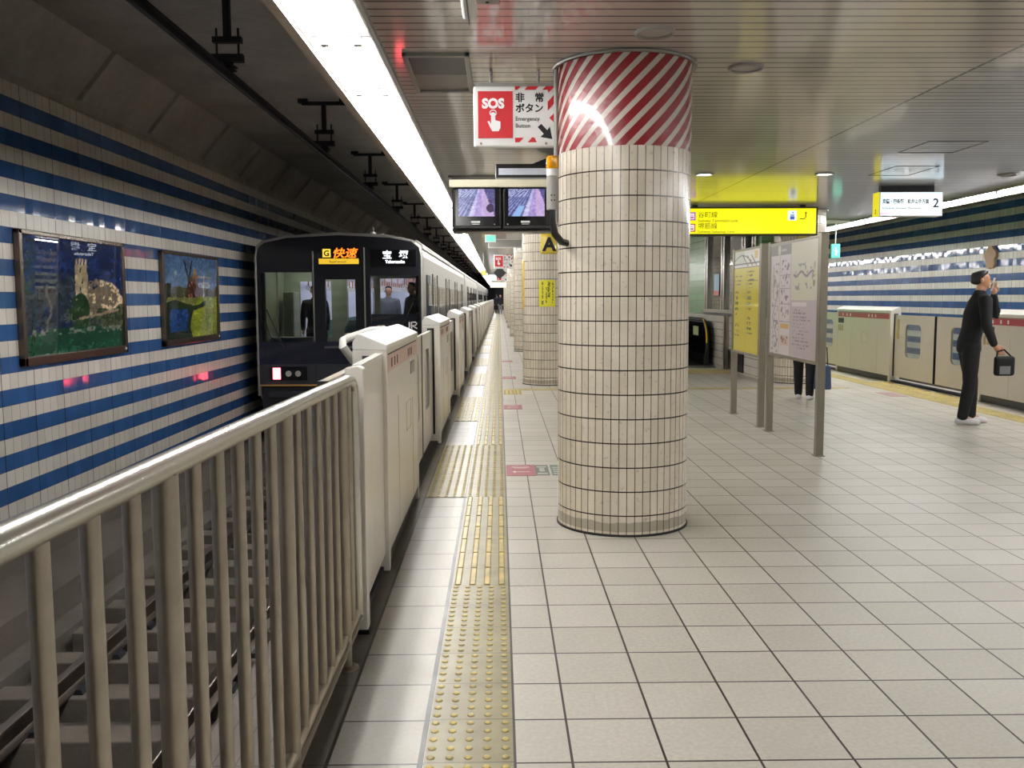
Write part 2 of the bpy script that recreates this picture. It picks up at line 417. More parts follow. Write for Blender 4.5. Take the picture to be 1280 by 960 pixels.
# fascia between platform ceiling and tunnel ceiling, with the lip that closes the light channel
for i, (a, b, c, d) in enumerate(((-1.105, -1.05, -1.05, -0.675), (7.15, 7.205, 6.775, 7.15))):
    m = MB(); m.box(a, b, Y0, Y1, 2.864 if i == 0 else 2.872, TCEIL + .1); m.box(c, d, Y0, Y1, 3.0, 3.05)
    struct(m.build('trim_%d' % (3 + i), plain('lip_paint_%d' % i, (170, 158, 144), .5)))
    m = MB(); x = -0.66 if i == 0 else 6.76
    s_ = -1 if i == 0 else 1
    m.box(*sorted((x, x + s_ * .018)), Y0, Y1, 2.885, 3.05)
    struct(m.build('trim_%d' % (5 + i), MT['grey']))
# track bed
m = MB(); m.box(WL, EDGE_L, Y0, Y1, BED - .3, BED); m.box(-4.1, -3.78, Y0, Y1, BED, -1.40); m.box(-1.42, EDGE_L - .01, Y0, Y1, BED, -1.40); struct(m.build('floor_track_left', MT['conc_d']))
m = MB(); m.box(EDGE_R, WR, Y0, Y1, BED - .3, BED); struct(m.build('floor_track_right', MT['conc_d']))
# far end of the station, and an unseen wall added behind to hold light in
m = MB(); m.box(WL - .3, WR + .3, Y1, Y1 + .2, BED - .2, TCEIL + .3); struct(m.build('wall_end', MT['iron']))
m = MB(); m.box(WL - .3, WR + .3, Y0 - .2, Y0, BED - .2, TCEIL + .3); struct(m.build('wall_behind', MT['conc_l']))

# ------------------------------------------------------------------ fluorescent strips
tube_m = glow('fluorescent_tube', (253, 251, 249), TUBE)
def luminaire():
    r = empty('strip_light', (-0.865, 0, 2.915), '', 'ceiling light')
    m = MB(); m.box(-.182, .182, .003, 1.245, .028, .045)
    m.box(-.182, -.17, .003, 1.245, -.03, .03); m.box(.17, .182, .003, 1.245, -.03, .03)
    m.build('reflector', plain('reflector_white', (240, 240, 238), .35, var=.01), r)
    for sx in (-.09, .09):
        m = MB(); m.cyl((sx, .03, -.03), (sx, 1.215, -.03), .016, 10); m.build('tube', tube_m, r, smooth=True)
    for yy in (.004, 1.218):
        m = MB(); 
        for sx in (-.09, .09): m.box(sx - .022, sx + .022, yy, yy + .025, -.055, .03)
        m.box(-.165, .165, yy + .005, yy + .02, -.005, .03)
        m.build('lamp_holder', MT['grey_paint'], r)
    return r
lum = luminaire(); lk = tree(lum)
lum['group'] = 'strip lights above the left platform edge'
YL0 = 3.985 - 1.25 * 8
first = True
for i in range(90):
    y = YL0 + 1.25 * i
    if first: lum.location.y = y; o = lum; first = False
    else: o = copy_tree(lum, lk, (-0.865, y, 2.915))
    o['label'] = 'white fluorescent strip fitting in the continuous row over the left platform gates'
    o['group'] = 'strip lights above the left platform edge'
    o = copy_tree(lum, lk, (6.965, y, 2.915))
    o['label'] = 'white fluorescent strip fitting in the continuous row over the right platform gates'
    o['group'] = 'strip lights above the right platform edge'

# ------------------------------------------------------------------ tactile paving
def dots(m, x0, y0, nx, ny, r=.0135, n=10):
    for i in range(nx):
        for j in range(ny):
            cx, cy = x0 + (i + .5) * .06, y0 + (j + .5) * .06
            m.lathe((cx, cy, .004), [(r, 0), (r * .85, .0035), (r * .45, .0052), (.001, .0056)], n)
def bars(m, x0, y0, y1, nb=4):
    y = y0
    while y < y1 - .05:
        for i in range(nb):
            cx = x0 + (i + .5) * .3 / nb
            m.prism([(cx - .017, .004), (cx - .011, .009), (cx + .011, .009), (cx + .017, .004)], 'y', y + .01, min(y + .29, y1))
        y += .3
def slab(m, x0, x1, y0, y1): m.box(x0, x1, y0, y1, -.01, .004)
def grid_y(y): return 2.79 + .3 * round((y - 2.79) / .3)
ya, yb, yc, yd = grid_y(1.0), grid_y(4.6), grid_y(6.6), grid_y(9.13)
m = MB(); slab(m, TX0 + .006, TX1, ya, yb); dots(m, TX0 - .004, ya, 5, round((yb - ya) / .06))
tag(m.build('tactile_paving', MT['tact']), 'strip of worn yellow dotted tactile paving nearest the camera beside the railing', 'tactile paving')
m = MB(); slab(m, TX0 + .006, TX1, yb, yc); bars(m, TX0 - .004, yb, yc)
tag(m.build('tactile_paving', MT['tact']), 'strip of yellow tactile paving with raised long bars beside the nearest gate cabinet', 'tactile paving')
m = MB(); slab(m, TX0, TX1, yc, yd); slab(m, -.55, TX0 - .008, yc, yd)
dots(m, TX0 - .004, yc, 5, int((yd - yc) / .06), n=8); dots(m, -.552, yc, 5, int((yd - yc) / .06), n=8)
tag(m.build('tactile_paving', MT['tact']), 'double width panel of dotted tactile paving in front of the nearest platform gate door', 'tactile paving')
m = MB(); slab(m, TX0, TX1, yd, Y1 - 2); y = yd
while y < 60: bars(m, TX0 - .004, y, y + .3); y += .3
k = 0
while True:
    a = grid_y(10.98 + 4.43 * k); b = grid_y(13.5 + 4.43 * k)
    if b > 70: break
    slab(m, -.55, TX0 - .008, a, b); bars(m, -.552, a, b); k += 1
tag(m.build('tactile_paving', MT['tact']), 'long yellow barred tactile strip running into the distance with a wider panel at each gate', 'tactile paving')
m = MB(); slab(m, 6.06, 6.36, 0.0, Y1 - 2); y = 3.0
while y < 26: dots(m, 6.06, y, 5, 5, n=6); y += .3
k = -2
while k < 12:
    a = 12.7 + 5.45 * k
    slab(m, 6.37, 6.64, a, a + 2.9)
    if a < 24: bars(m, 6.355, a, a + 2.9)
    k += 1
tag(m.build('tactile_paving', MT['tact_y']), 'yellow tactile strip along the right hand platform gates', 'tactile paving')
m = MB(); slab(m, .06, 5.6, 14.55, 14.79); tag(m.build('tactile_paving', MT['tact_y']), 'thin ochre tactile line crossing the platform beyond the tiled column', 'tactile paving')
m = MB(); slab(m, .06, .34, 13.95, 14.54); dots(m, .05, 13.95, 5, 10, n=6); tag(m.build('tactile_paving', MT['tact_y']), 'small yellow dotted tactile square where the cross line meets the long strip', 'tactile paving')
m = MB(); slab(m, 3.3, 4.6, 17.5, 18.5); dots(m, 3.3, 17.5, 21, 16, n=6); tag(m.build('tactile_paving', MT['tact_y']), 'yellow dotted tactile panel on the floor before the escalator', 'tactile paving')

# ------------------------------------------------------------------ tiled columns
def column(loc, label, band):
    r = empty('tiled_column', loc, label, 'column', 'tiled round columns')
    top = 2.375 if band else CEIL
    m = MB(); m.lathe((0, 0, 0), [(.42, 0), (.42, top)], 96); m.build('shaft', MT['column'], r, smooth=True)
    if band:
        m = MB(); m.lathe((0, 0, 0), [(.42, 2.37), (.4225, 2.37), (.4225, CEIL), (.41, CEIL)], 96); m.build('striped_band', MT['band'], r, smooth=True)
    m = MB(); m.lathe((0, 0, 0), [(.423, 2.905), (.452, 2.9), (.456, 2.912), (.452, CEIL + .004)], 64); m.build('ceiling_ring', MT['grey'], r, smooth=True)
    m = MB(); m.lathe((0, 0, 0), [(.4195, 0), (.428, .0), (.428, .012), (.4195, .014)], 64); m.build('base_joint', MT['rubber'], r, smooth=True)
    return r
c1 = column((.80, 5.95, 0), 'nearest white tiled round column with a red and white striped top', True)
c2 = column((.82, 15.72, 0), 'second tiled round column in the left row, with a yellow letter plate', False)
k2 = tree(c2)
for i, (y, nm) in enumerate(((25.3, 'third'), (35.1, 'fourth'), (44.8, 'fifth'), (54.5, 'sixth'), (64.2, 'seventh'), (74, 'eighth'), (84, 'ninth'))):
    copy_tree(c2, k2, (.82, y, 0), '%s tiled round column in the left row, counted away from the camera' % nm)
copy_tree(c2, k2, (5.13, 15.75, 0), 'tiled round column behind the information boards, beside the office wall')
for i, (y, nm) in enumerate(((35.1, 'first'), (44.8, 'second'), (54.5, 'third'))):
    copy_tree(c2, k2, (5.28, y, 0), '%s tiled round column beyond the office block, counted away from it' % nm)

def on_column(c, R, a0, a1, z0, z1):       # curve function; angles in degrees, -90 faces the camera
    a0, a1 = math.radians(a0), math.radians(a1)
    return lambda u, v: (c[0] + R * math.cos(a0 + (a1 - a0) * u), c[1] + R * math.sin(a0 + (a1 - a0) * u), z0 + (z1 - z0) * v)
def curved_plate(name, fn, c, a0, a1, z0, z1, label, cat, nu=24, nv=30, R=.4275):
    def f(u, v): return fn(u, v)
    o = painted(name, f, nu, nv, MT['print'], None, (0, 0, 0), (0, 0, 0), (0, 0, 0), on_column(c, R, a0, a1, z0, z1))
    md = o.modifiers.new('thickness', 'SOLIDIFY'); md.thickness = .006; md.offset = -1
    for p in o.data.polygons: p.use_smooth = True
    return tag(o, label, cat)
def plain_yellow(u, v): 
    p = Pic(u, v, (222, 196, 60)); return p.c
C2 = (.82, 15.72)
def letter_plate(c, label):
    o = curved_plate('letter_plate', plain_yellow, c, -108, -70, 2.19, 2.52, label, 'sign', 12, 8)
    text('A', .30, MT['ink'], o, (c[0] - .09 , c[1] - .436, 2.245), bold=.012)
    return o
letter_plate(C2, 'yellow plate with a black letter A high on the second column')
letter_plate((5.13, 15.75), 'yellow plate with a black letter A high on the column behind the boards')
def notice(u, v):
    p = Pic(u, v, (222, 214, 50)); 
    for cx, w, a, b in ((.22, .1, .3, .92), (.46, .07, .12, .72), (.62, .14, .35, .95), (.85, .09, .12, .92)):
        n = vnoise(u, v, 34, int(cx * 90)); p.put((abs(u - cx) < w / 2) & (v > a) & (v < b) & (n > .42), (60, 58, 30))
    p.put((abs(u - .22) < .07) & (v > .08) & (v < .22), (110, 110, 70)); return p.c
curved_plate('notice', notice, C2, -112, -75, 1.32, 1.76, 'yellow notice with vertical black writing on the second column', 'notice', 60, 60)
curved_plate('notice', lambda u, v: Pic(u, v, (226, 190, 50)).c, C2, -190, -160, 1.28, 2.1, 'tall narrow yellow sign wrapped on the left side of the second column', 'sign')
def mag(u, v):
    p = Pic(u, v, (150, 60, 96)); p.rect(0, 1, 0, .32, (186, 60, 84)); return p.c
curved_plate('notice', mag, C2, -66, -42, 1.2, 2.05, 'magenta poster on the right side of the second column, half hidden', 'poster')

# ------------------------------------------------------------------ platform gates
def gate(length, leaf, side):
    """local frame: platform side faces +x*side... built for the left platform edge facing +x, cabinet from y=0 to length"""
    r = empty('platform_gate', (0, 0, 0), '', 'platform gate')
    m = MB(); m.prism([(-.17, .10), (0, .10), (0, 1.205), (-.17, 1.225)], 'y', 0, length)
    m.build('cabinet', MT['cream'], r, bevel=.006)
    m = MB(); m.prism([(-.176, 1.2), (-.176, 1.24), (-.15, 1.284), (-.135, 1.287), (.006, 1.226), (.006, 1.195)], 'y', -.006, length + .006)
    top = m.build('top_cover', MT['cream_top'], r, bevel=.006)
    m = MB(); m.box(-.155, -.02, .02, length - .02, 0, .1); m.build('plinth', MT['dark'], r)
    for q0, q1 in ((-.002, .05), (length - .05, length + .002)): MB().box(-.178, .003, q0, q1, .005, 1.2).build('end_frame', MT['cream'], r, bevel=.005)
    band = MT['pink'] if side < 0 else MT['band_red']
    m = MB(); m.box(0, .0025, .06, length - .06, 1.075, 1.165); b = m.build('colour_band', band, r)
    mk = MT['ink'] if side < 0 else MT['white_ink']
    mm = MB()
    for q in (.12, .2, .27, .62, .68, .74):
        yy = q * length; mm.box(.0025, .004, yy, yy + .035, 1.095, 1.145)
    mm.build('marking', mk, b)
    m = MB(); m.box(0, .002, .08, length - .08, 1.168, 1.176); m.build('seam', MT['ink'], r)
    m = MB(); m.box(0, .004, length * .72, length * .72 + .26, .965, 1.045) if side < 0 else m.box(0, .004, .08, .36, .955, 1.05)
    p = m.build('label_plate', MT['dark'] if side > 0 else MT['grey_paint'], r)
    if side > 0:
        m = MB()
        for q in range(3):
            m.box(0, .003, .09 + q * .09, .15 + q * .09, .80, .92)
        m.build('sticker', plain('sticker_beige', (176, 156, 120), .5), r)
    m = MB(); yy = length * (.5 if side > 0 else .55)
    for (a, b_, c, d) in ((yy, yy + .3, .62, .624), (yy, yy + .3, .80, .804), (yy, yy + .004, .62, .804), (yy + .296, yy + .3, .62, .804)): m.box(0, .0012, a, b_, c, d)
    m.box(0, .0012, length * .3, length * .3 + .004, .12, .9); m.box(0, .0012, length * .78, length * .78 + .004, .12, .8)
    m.build('hatch_outline', MT['grey_paint'], r)
    for (a, b_, dd) in ((length, length + leaf - .012, 1), (-leaf + .012, 0, -1)):
        # door leaf with a rounded window opening
        m = MB(); x0, x1 = -.11, -.075
        z0, z1 = .10, 1.15
        near = .42; w = .56
        if leaf < 1.1: near, w = .3, .5
        ya_ = (length + near) if dd > 0 else (-near - w); yb_ = ya_ + w
        wz0, wz1 = .45, 1.0
        m.box(x0, x1, a, ya_, z0, z1); m.box(x0, x1, yb_, b_, z0, z1)
        m.box(x0, x1, ya_, yb_, z0, wz0); m.box(x0, x1, ya_, yb_, wz1, z1)
        rr = .09
        for (cy, cz, sy, sz) in ((ya_, wz0, 1, 1), (yb_, wz0, -1, 1), (ya_, wz1, 1, -1), (yb_, wz1, -1, -1)):
            pts = [(cy, cz)] + [(cy + sy * (rr - rr * math.sin(t)), cz + sz * (rr - rr * math.cos(t))) for t in [i * PI / 12 for i in range(7)]]
            m.prism(pts, 'x', x0, x1)
        lf = m.build('door_leaf', MT['cream'], r)
        m = MB(); m.box(-.096, -.09, ya_, yb_, wz0, wz1); m.build('window_pane', MT['gate_glass'], lf)
        m = MB(); e = b_ if dd > 0 else a; m.box(x0 - .004, x1 + .004, e - .008, e + .012, z0, z1); m.build('edge_seal', MT['rubber'], lf)
        if side > 0:
            q = length + .1 if dd > 0 else -.18
            m = MB(); m.box(x1, x1 + .003, q, q + .08, .75, 1.08); m.build('warning_sticker', plain('warning_yellow', (196, 178, 92), .5), lf)
        m = MB(); m.box(-.15, -.03, a + .01 * dd, b_, 0.0, .03); m.build('threshold', MT['iron'], r)
    for q0, q1 in ((length, length + .006), (-.008, -.002)): MB().box(-.125, -.055, q0, q1, .1, 1.17).build('slot_seal', MT['rubber'], r)
    return r
t = NT('gate_glass'); t.b.inputs['Transmission Weight'].default_value = 1.0; t.b.inputs['IOR'].default_value = 1.45; t.b.inputs['Roughness'].default_value = .02
t.b.inputs['Base Color'].default_value = srgb(214, 224, 222); MT['gate_glass'] = t.m
g = gate(1.83, 1.27, -1); g.location = (-.60, 4.85, 0)
kg = tree(g)
g['label'] = 'cream platform gate cabinet nearest the camera, next to the end of the railing'
ords = ['second', 'third', 'fourth', 'fifth', 'sixth', 'seventh', 'eighth', 'ninth', 'tenth', 'eleventh', 'twelfth', 'thirteenth', 'fourteenth', 'fifteenth', 'sixteenth', 'seventeenth', 'eighteenth', 'nineteenth', 'twentieth', 'twenty-first', 'twenty-second']
g['group'] = 'platform gates along the left track'
for i in range(21):
    copy_tree(g, kg, (-.60, 9.22 + 4.43 * i, 0), 'cream platform gate on the left side, %s from the railing' % ords[i])
# first cabinet's tubular guard and end panel
e = empty('gate_end_post', (-.62, 3.93, 0), 'cream end post and side panel joining the railing to the first platform gate', 'post')
m = MB(); m.prism([(-.05, .0), (.035, .0), (.035, 1.17), (.01, 1.185), (-.045, 1.175)], 'y', 0, .07)
m.build('post', MT['cream'], e, bevel=.006)
m = MB(); m.prism([(-.015, .07), (.01, .07), (.0, .915), (-.03, .915)], 'z', .10, 1.165); m.build('side_panel', MT['cream'], e, bevel=.003)
m = MB(); m.prism([(-.02, .06), (.018, .06), (.006, .90), (-.036, .90)], 'z', 1.165, 1.185); m.build('panel_cap', MT['cream_top'], e)
m = MB(); m.box(-.055, .04, -.005, .075, 0, .02); m.build('foot', MT['dark'], e)
g2 = tube_o = MB().tube([(-.785, 4.92, 1.14), (-.82, 4.80, 1.225), (-.825, 4.86, 1.25), (-.825, 5.0, 1.256), (-.825, 5.9, 1.27), (-.82, 6.55, 1.255), (-.785, 6.62, 1.2)], .022, 10).build('guard_bar', MT['cream_top'], None, smooth=True)
tag(g2, 'white rounded guard bar along the track side of the first platform gate', 'guard rail')
gr = gate(2.5, 1.46, 1); gr.rotation_euler = (0, 0, PI)
krt = tree(gr)
firstr = True
for i, y in enumerate([15.65 + 5.45 * j for j in (-2, -1, 0, 1, 2, 3, 4, 5, 6, 7, 8, 9, 10, 11, 12, 13, 14)]):
    lab = {1: 'cream platform gate on the right side, partly behind the standing person', 2: 'cream platform gate on the right side with red band, just left of the standing person',
           0: 'cream platform gate on the right side nearest the camera'}.get(i) or 'cream platform gate on the right side, %s beyond the one with the yellow door sticker' % (['', '', '', 'first'] + ords)[i]
    if firstr: gr.location = (6.70, y + 2.5, 0); gr['label'] = lab; gr['group'] = 'platform gates along the right track'; firstr = False
    else: copy_tree(gr, krt, (6.70, y + 2.5, 0), lab)

# ------------------------------------------------------------------ steel railing
XR = -.62
rl = empty('railing', (XR, 0, 0), 'brushed steel railing with vertical bars along the left platform edge in the foreground', 'railing')
HR = 1.155
pts = [(0, y, 1.172 - .011 * max(0, y - 1.2) * 1.2) for y in (-1.2, 0, 1.1, 2, 3, 3.70)] + [(0, 3.80, 1.128), (0, 3.845, 1.10), (0, 3.86, 1.05), (0, 3.86, .12)]
rp = [.0255] * 8 + [.024, .02]
MB().tube(pts, .0255, 20).build('handrail', MT['bright_steel'], rl, smooth=True)
MB().tube([(0, -1.2, .125), (0, 3.85, .125)], .019, 14).build('bottom_rail', MT['steel'], rl, smooth=True)
m = MB(); m.box(-.028, .028, -1.2, 3.85, .098, .112); m.build('flat_bar', MT['steel'], rl)
k = -17
while True:
    y = 1.68 + .1565 * k
    if y > 3.75: break
    if y > -1.1:
        if k % 6 == 0:
            MB().cyl((0, y, .0), (0, y, 1.15), .0245, 20).build('post', MT['steel'], rl, smooth=True)
            MB().lathe((0, y, 0), [(.05, 0), (.05, .006), (.026, .012)], 20).build('post_foot', MT['steel'], rl, smooth=True)
        else:
            MB().cyl((0, y, .12), (0, y, 1.15), .0158, 16).build('baluster', MT['steel'], rl, smooth=True)
    k += 1

# ------------------------------------------------------------------ tracks
def rail(x, label):
    m = MB(); z = -1.25
    m.prism([(x - .0625, z - .153), (x + .0625, z - .153), (x + .0625, z - .14), (x + .010, z - .125), (x + .009, z - .045), (x + .033, z - .035), (x + .033, z - .004), (x + .026, z), (x - .026, z), (x - .033, z - .004), (x - .033, z - .035), (x - .009, z - .045), (x - .010, z - .125), (x - .0625, z - .14)], 'y', Y0 + .1, Y1 - .1)
    o = m.build('rail', plain('rail_steel_%s' % label[:3], (108, 98, 90), .3, .9)); tag(o, label, 'rail', 'rails'); return o
rail(-3.19, 'far steel rail of the left track beside the striped wall')
rail(-2.09, 'near steel rail of the left track beside the platform edge')
rail(8.22, 'near steel rail of the right track'); rail(9.32, 'far steel rail of the right track')
MT['sleeper'] = concrete_mat('sleeper_concrete', (98, 90, 80), 3)
r = empty('sleeper', (-2.64, 2.6, BED), 'concrete sleeper under the left rails, seen through the railing', 'sleeper', 'sleepers of the left track')
MB().box(-1.08, 1.08, -.12, .12, -.04, .176).build('block', MT['sleeper'], r, bevel=.012)
for x in (-.55, .55):
    for s in (-.1, .1): m = MB(); m.prism([(x + s - .035, .176), (x + s + .035, .176), (x + s + .02, .215), (x + s - .02, .215)], 'y', -.06, .06); m.build('rail_clip', MT['iron'], r)
ks = tree(r)
for i in range(1, 30): copy_tree(r, ks, (-2.64, 2.6 + .66 * i, BED + .0))

# rigid overhead conductor and its hangers
m = MB(); cx = -2.62
m.prism([(cx - .045, 3.66), (cx + .045, 3.66), (cx + .045, 3.648), (cx + .012, 3.645), (cx + .018, 3.59), (cx + .008, 3.575), (cx - .008, 3.575), (cx - .018, 3.59), (cx - .012, 3.645), (cx - .045, 3.648)], 'y', Y0, Y1 - 1)
tag(m.build('conductor_rail', MT['iron']), 'dark rigid overhead conductor rail above the left track', 'conductor rail')
def hanger(y, i):
    r = empty('conductor_hanger', (-2.62, y, 3.66), '', 'hanger', 'hangers of the overhead conductor')
    m = MB(); m.box(-.33, .33, -.03, .03, .70, .75)
    for s in (-1, 1): m.box(s * .31 - .07, s * .31 + .07, -.05, .05, .73, .80)
    m.build('cross_arm', MT['iron'], r, bevel=.004)
    m = MB(); m.box(-.032, .032, -.032, .032, .30, .71); m.build('drop_bar', MT['iron'], r)
    m = MB(); m.box(-.14, .14, -.035, .035, .28, .335); m.cyl((-.105, 0, .10), (-.105, 0, .42), .011, 8); m.cyl((.105, 0, .10), (.105, 0, .42), .011, 8)
    m.box(-.15, .15, -.04, .04, .10, .17); m.build('bracket', MT['iron'], r)
    m = MB(); m.lathe((0, 0, .005), [(.03, .0), (.085, .015), (.035, .03), (.095, .045), (.05, .07), (.05, .1), (.001, .1)], 16); m.build('insulator', MT['iron'], r, smooth=True)
    return r
h0 = hanger(9.2, 0); kh = tree(h0); h0['label'] = 'dark overhead conductor hanger nearest the camera, cut by the top of the picture'
for i in range(1, 18):
    copy_tree(h0, kh, (-2.62, 9.2 + 4.95 * i, 3.66), 'dark T-shaped overhead conductor hanger over the left track, %s from the camera' % ords[i - 1])

# ------------------------------------------------------------------ framed posters on the striped wall
def castle(u, v):
    u0, v0 = u, v; u = u + .014 * (vnoise(u0, v0, 12, 61) - .5) + .009 * (vnoise(u0, v0, 40, 62) - .5); v = v + .016 * (vnoise(u0, v0, 11, 63) - .5) + .01 * (vnoise(u0, v0, 44, 64) - .5)
    n = vnoise(u, v, 9, 1) * .5 + vnoise(u, v, 27, 2) * .3 + vnoise(u, v, 60, 3) * .2
    p = Pic(u, v, (0, 0, 0)); p.put(u > -1, [24 + 16 * n, 36 + 22 * n, 76 + 30 * n])
    p.put((v < .62 + .1 * vnoise(u, v, 6, 4)) & (u < .52) & (n > .35) & (v > .2), [34 + 30 * n, 42 + 34 * n, 56 + 26 * n])
    p.put((abs(u - .22 - .02 * np.sin(v * 20)) < .012) & (v > .16) & (v < .6), (96, 92, 84))
    p.put((u > .47) & (u < .60 + .05 * (v < .62)) & (v > .3) & (v < .84 - .06 * (abs((u * 30) % 1 - .5) > .3)), [150 + 60 * n, 136 + 54 * n, 108 + 44 * n])
    for (a, b) in ((.53, .74), (.545, .64), (.525, .56)): p.put((abs(u - a) < .006) & (abs(v - b) < .025), (40, 38, 42))
    p.put((u > .6) & (v > .3) & (v < .62 - 1.0 * np.maximum(0, u - .86) + .05 * vnoise(u, v, 14, 6)) & (n > .3), [110 + 110 * (n > .55) + 20 * n, 98 + 96 * (n > .55) + 20 * n, 88 + 80 * (n > .55)])
    p.put((v < .34 + .12 * vnoise(u, v, 7, 7)) & (v > .12) & (u > .38) & (n > .42), [48 + 34 * n, 56 + 36 * n, 44 + 22 * n])
    p.put((np.hypot((u - .52), (v - .36) * .6) < .1) & (n < .6), (44, 66, 42))
    p.put((abs(v - .30 - .15 * (u - .55)) < .012) & (u > .5) & (u < .95), (150, 128, 110))
    p.put((v < .17 + .05 * np.sin(u * 3.2)), [30 + 16 * n, 66 + 26 * n, 50 + 14 * n])
    p.put((v < .21) & (v > .16) & (vnoise(u, v, 50, 9) > .6), (120, 118, 110))
    return [c * (.72 + .5 * vnoise(u0, v0, 48, 81) * vnoise(u0, v0, 21, 82) + .2 * vnoise(u0, v0, 90, 83)) for c in p.c]
def windmill(u, v):
    u0, v0 = u, v; u = u + .014 * (vnoise(u0, v0, 12, 71) - .5) + .009 * (vnoise(u0, v0, 40, 72) - .5); v = v + .016 * (vnoise(u0, v0, 11, 73) - .5) + .01 * (vnoise(u0, v0, 44, 74) - .5)
    n = vnoise(u, v, 10, 11) * .5 + vnoise(u, v, 30, 12) * .3 + vnoise(u, v, 70, 13) * .2
    p = Pic(u, v, (0, 0, 0)); p.put(u > -1, [70 + 60 * (1 - v), 104 + 50 * (1 - v), 150 + 20 * (1 - v)])
    p.put((v > .6) & (vnoise(u, v, 5, 14) > .66), (150, 164, 182))
    p.put(v < .60 + .06 * vnoise(u, v, 8, 15), [60 + 50 * n, 58 + 46 * n, 42 + 30 * n])
    p.put((v < .66 - .0 * u) & (u < .12), (44, 50, 34))
    p.put((abs(u - .52) < .11 - .18 * (v - .55)) & (v > .5) & (v < .76), [84 + 30 * n, 48 + 22 * n, 38 + 20 * n])
    p.put((abs(u - .55) < .05 - .3 * (v - .74)) & (v >= .74) & (v < .86), (150, 116, 80))
    for s, o in ((-1, .43), (.55, .44)): p.put((abs((u - o) - s * .45 * (v - .74)) < .014) & (v > .5) & (v < .95), (36, 28, 26))
    p.put((abs(u - .72) < .01) & (v > .45) & (v < .78), (180, 180, 170)); p.put((abs(v - .76) < .008) & (u > .6) & (u < .85), (170, 160, 150))
    p.put((v < .5) & (v > .4) & (u > .05), [90 + 60 * n, 96 + 50 * n, 60 + 20 * n])
    p.put((v < .40), [30 + 26 * n, 40 + 26 * n, 34 + 16 * n])
    p.put((v < .36) & (v > .08) & (u > .1) & (u < .42 - .2 * abs(v - .25)), [34 + 10 * n, 62 + 16 * n, 112 + 20 * n])
    p.put((u > .46 + .35 * np.maximum(0, .12 - v) + .5 * np.maximum(0, v - .2) ** 1.1) & (v < .5), [104 + 60 * n, 116 + 56 * n, 34 + 24 * n])
    p.put((abs(v - .4 - .03 * np.sin(u * 9)) < .03) & (u < .75), [30 + 20 * n, 44 + 20 * n, 26 + 10 * n])
    return [c * (.72 + .5 * vnoise(u0, v0, 48, 81) * vnoise(u0, v0, 21, 82) + .2 * vnoise(u0, v0, 90, 83)) for c in p.c]
def wall_poster(y0, y1, z0, z1, fn, label):
    r = empty('framed_poster', (WL, (y0 + y1) / 2, z0), label, 'poster')
    yy0, yy1 = y0 - (y0 + y1) / 2, y1 - (y0 + y1) / 2; h = z1 - z0; f = .058
    m = MB()
    for (a, b, c, d) in ((yy0, yy1, 0, f * 1.5), (yy0, yy1, h - f * .8, h), (yy0, yy0 + f, 0, h), (yy1 - f, yy1, 0, h)): m.box(0, .065, a, b, c, d)
    m.build('frame', plain('bronze_frame', (96, 84, 74), .25, .7), r, bevel=.008)
    painted('picture', fn, 150, 100, MT['poster'], r, (.0215, yy0 + f, f * 1.5), (0, yy1 - yy0 - 2 * f, 0), (.034, 0, h - f * 2.3))
    m = MB(); m.box(0, .02, yy0 + .01, yy1 - .01, .01, h - .01); m.build('backing', MT['dark'], r)
    m = MB(); m.cyl((.065, yy1 - .08, .05), (.072, yy1 - .08, .05), .018, 12); m.build('lock', MT['white'], r)
    return r
wall_poster(8.83, 11.28, .83, 2.145, castle, 'framed dark blue poster of a castle tower, on the striped wall at the far left')
wall_poster(12.55, 15.01, .825, 2.135, windmill, 'framed poster of a windmill above a green bank, on the striped wall near the train')

# ------------------------------------------------------------------ train
MT['body'] = plain('train_stainless', (176, 174, 168), .32, .75, var=.05, scale=2)
MT['mask'] = plain('train_black_mask', (13, 14, 20), .22)
MT['navy'] = plain('train_navy', (10, 14, 38), .25, coat=.4)
MT['navy_glass'] = plain('train_blue_panel', (14, 34, 62), .25)
MT['skirt'] = plain('train_gunmetal', (52, 55, 62), .45, .3)
MT['dglass'] = plain('dark_window_glass', (16, 18, 20), .06)
t = NT('clear_glass'); t.b.inputs['Base Color'].default_value = (1, 1, 1, 1); t.b.inputs['Transmission Weight'].default_value = 1.0; t.b.inputs['IOR'].default_value = 1.35; t.b.inputs['Roughness'].default_value = 0
MT['glass'] = t.m
MT['cabgrey'] = plain('cab_interior', (150, 156, 138), .6)
MT['inner'] = plain('saloon_white', (206, 206, 214), .5)
prof = [(-1.40, -.42), (-1.475, -.25), (-1.475, 2.2), (-1.44, 2.36), (-1.30, 2.47), (-.9, 2.55), (0, 2.60), (.9, 2.55), (1.30, 2.47), (1.44, 2.36), (1.475, 2.2), (1.475, -.25), (1.40, -.42)]
def ring(y0, y1, m, sc=.955):
    n = len(prof); inn = [(x * sc, .95 + (z - .95) * .965) for x, z in prof]
    vs = [(x, y0, z) for x, z in prof] + [(x, y1, z) for x, z in prof] + [(x, y0, z) for x, z in inn] + [(x, y1, z) for x, z in inn]
    fs = []
    for i in range(n):
        j = (i + 1) % n
        fs += [(i, n + i, n + j, j), (2 * n + i, 2 * n + j, 3 * n + j, 3 * n + i), (i, j, 2 * n + j, 2 * n + i), (n + i, 3 * n + i, 3 * n + j, n + j)]
    m.quad_faces(vs, fs)
CARL = 19.5
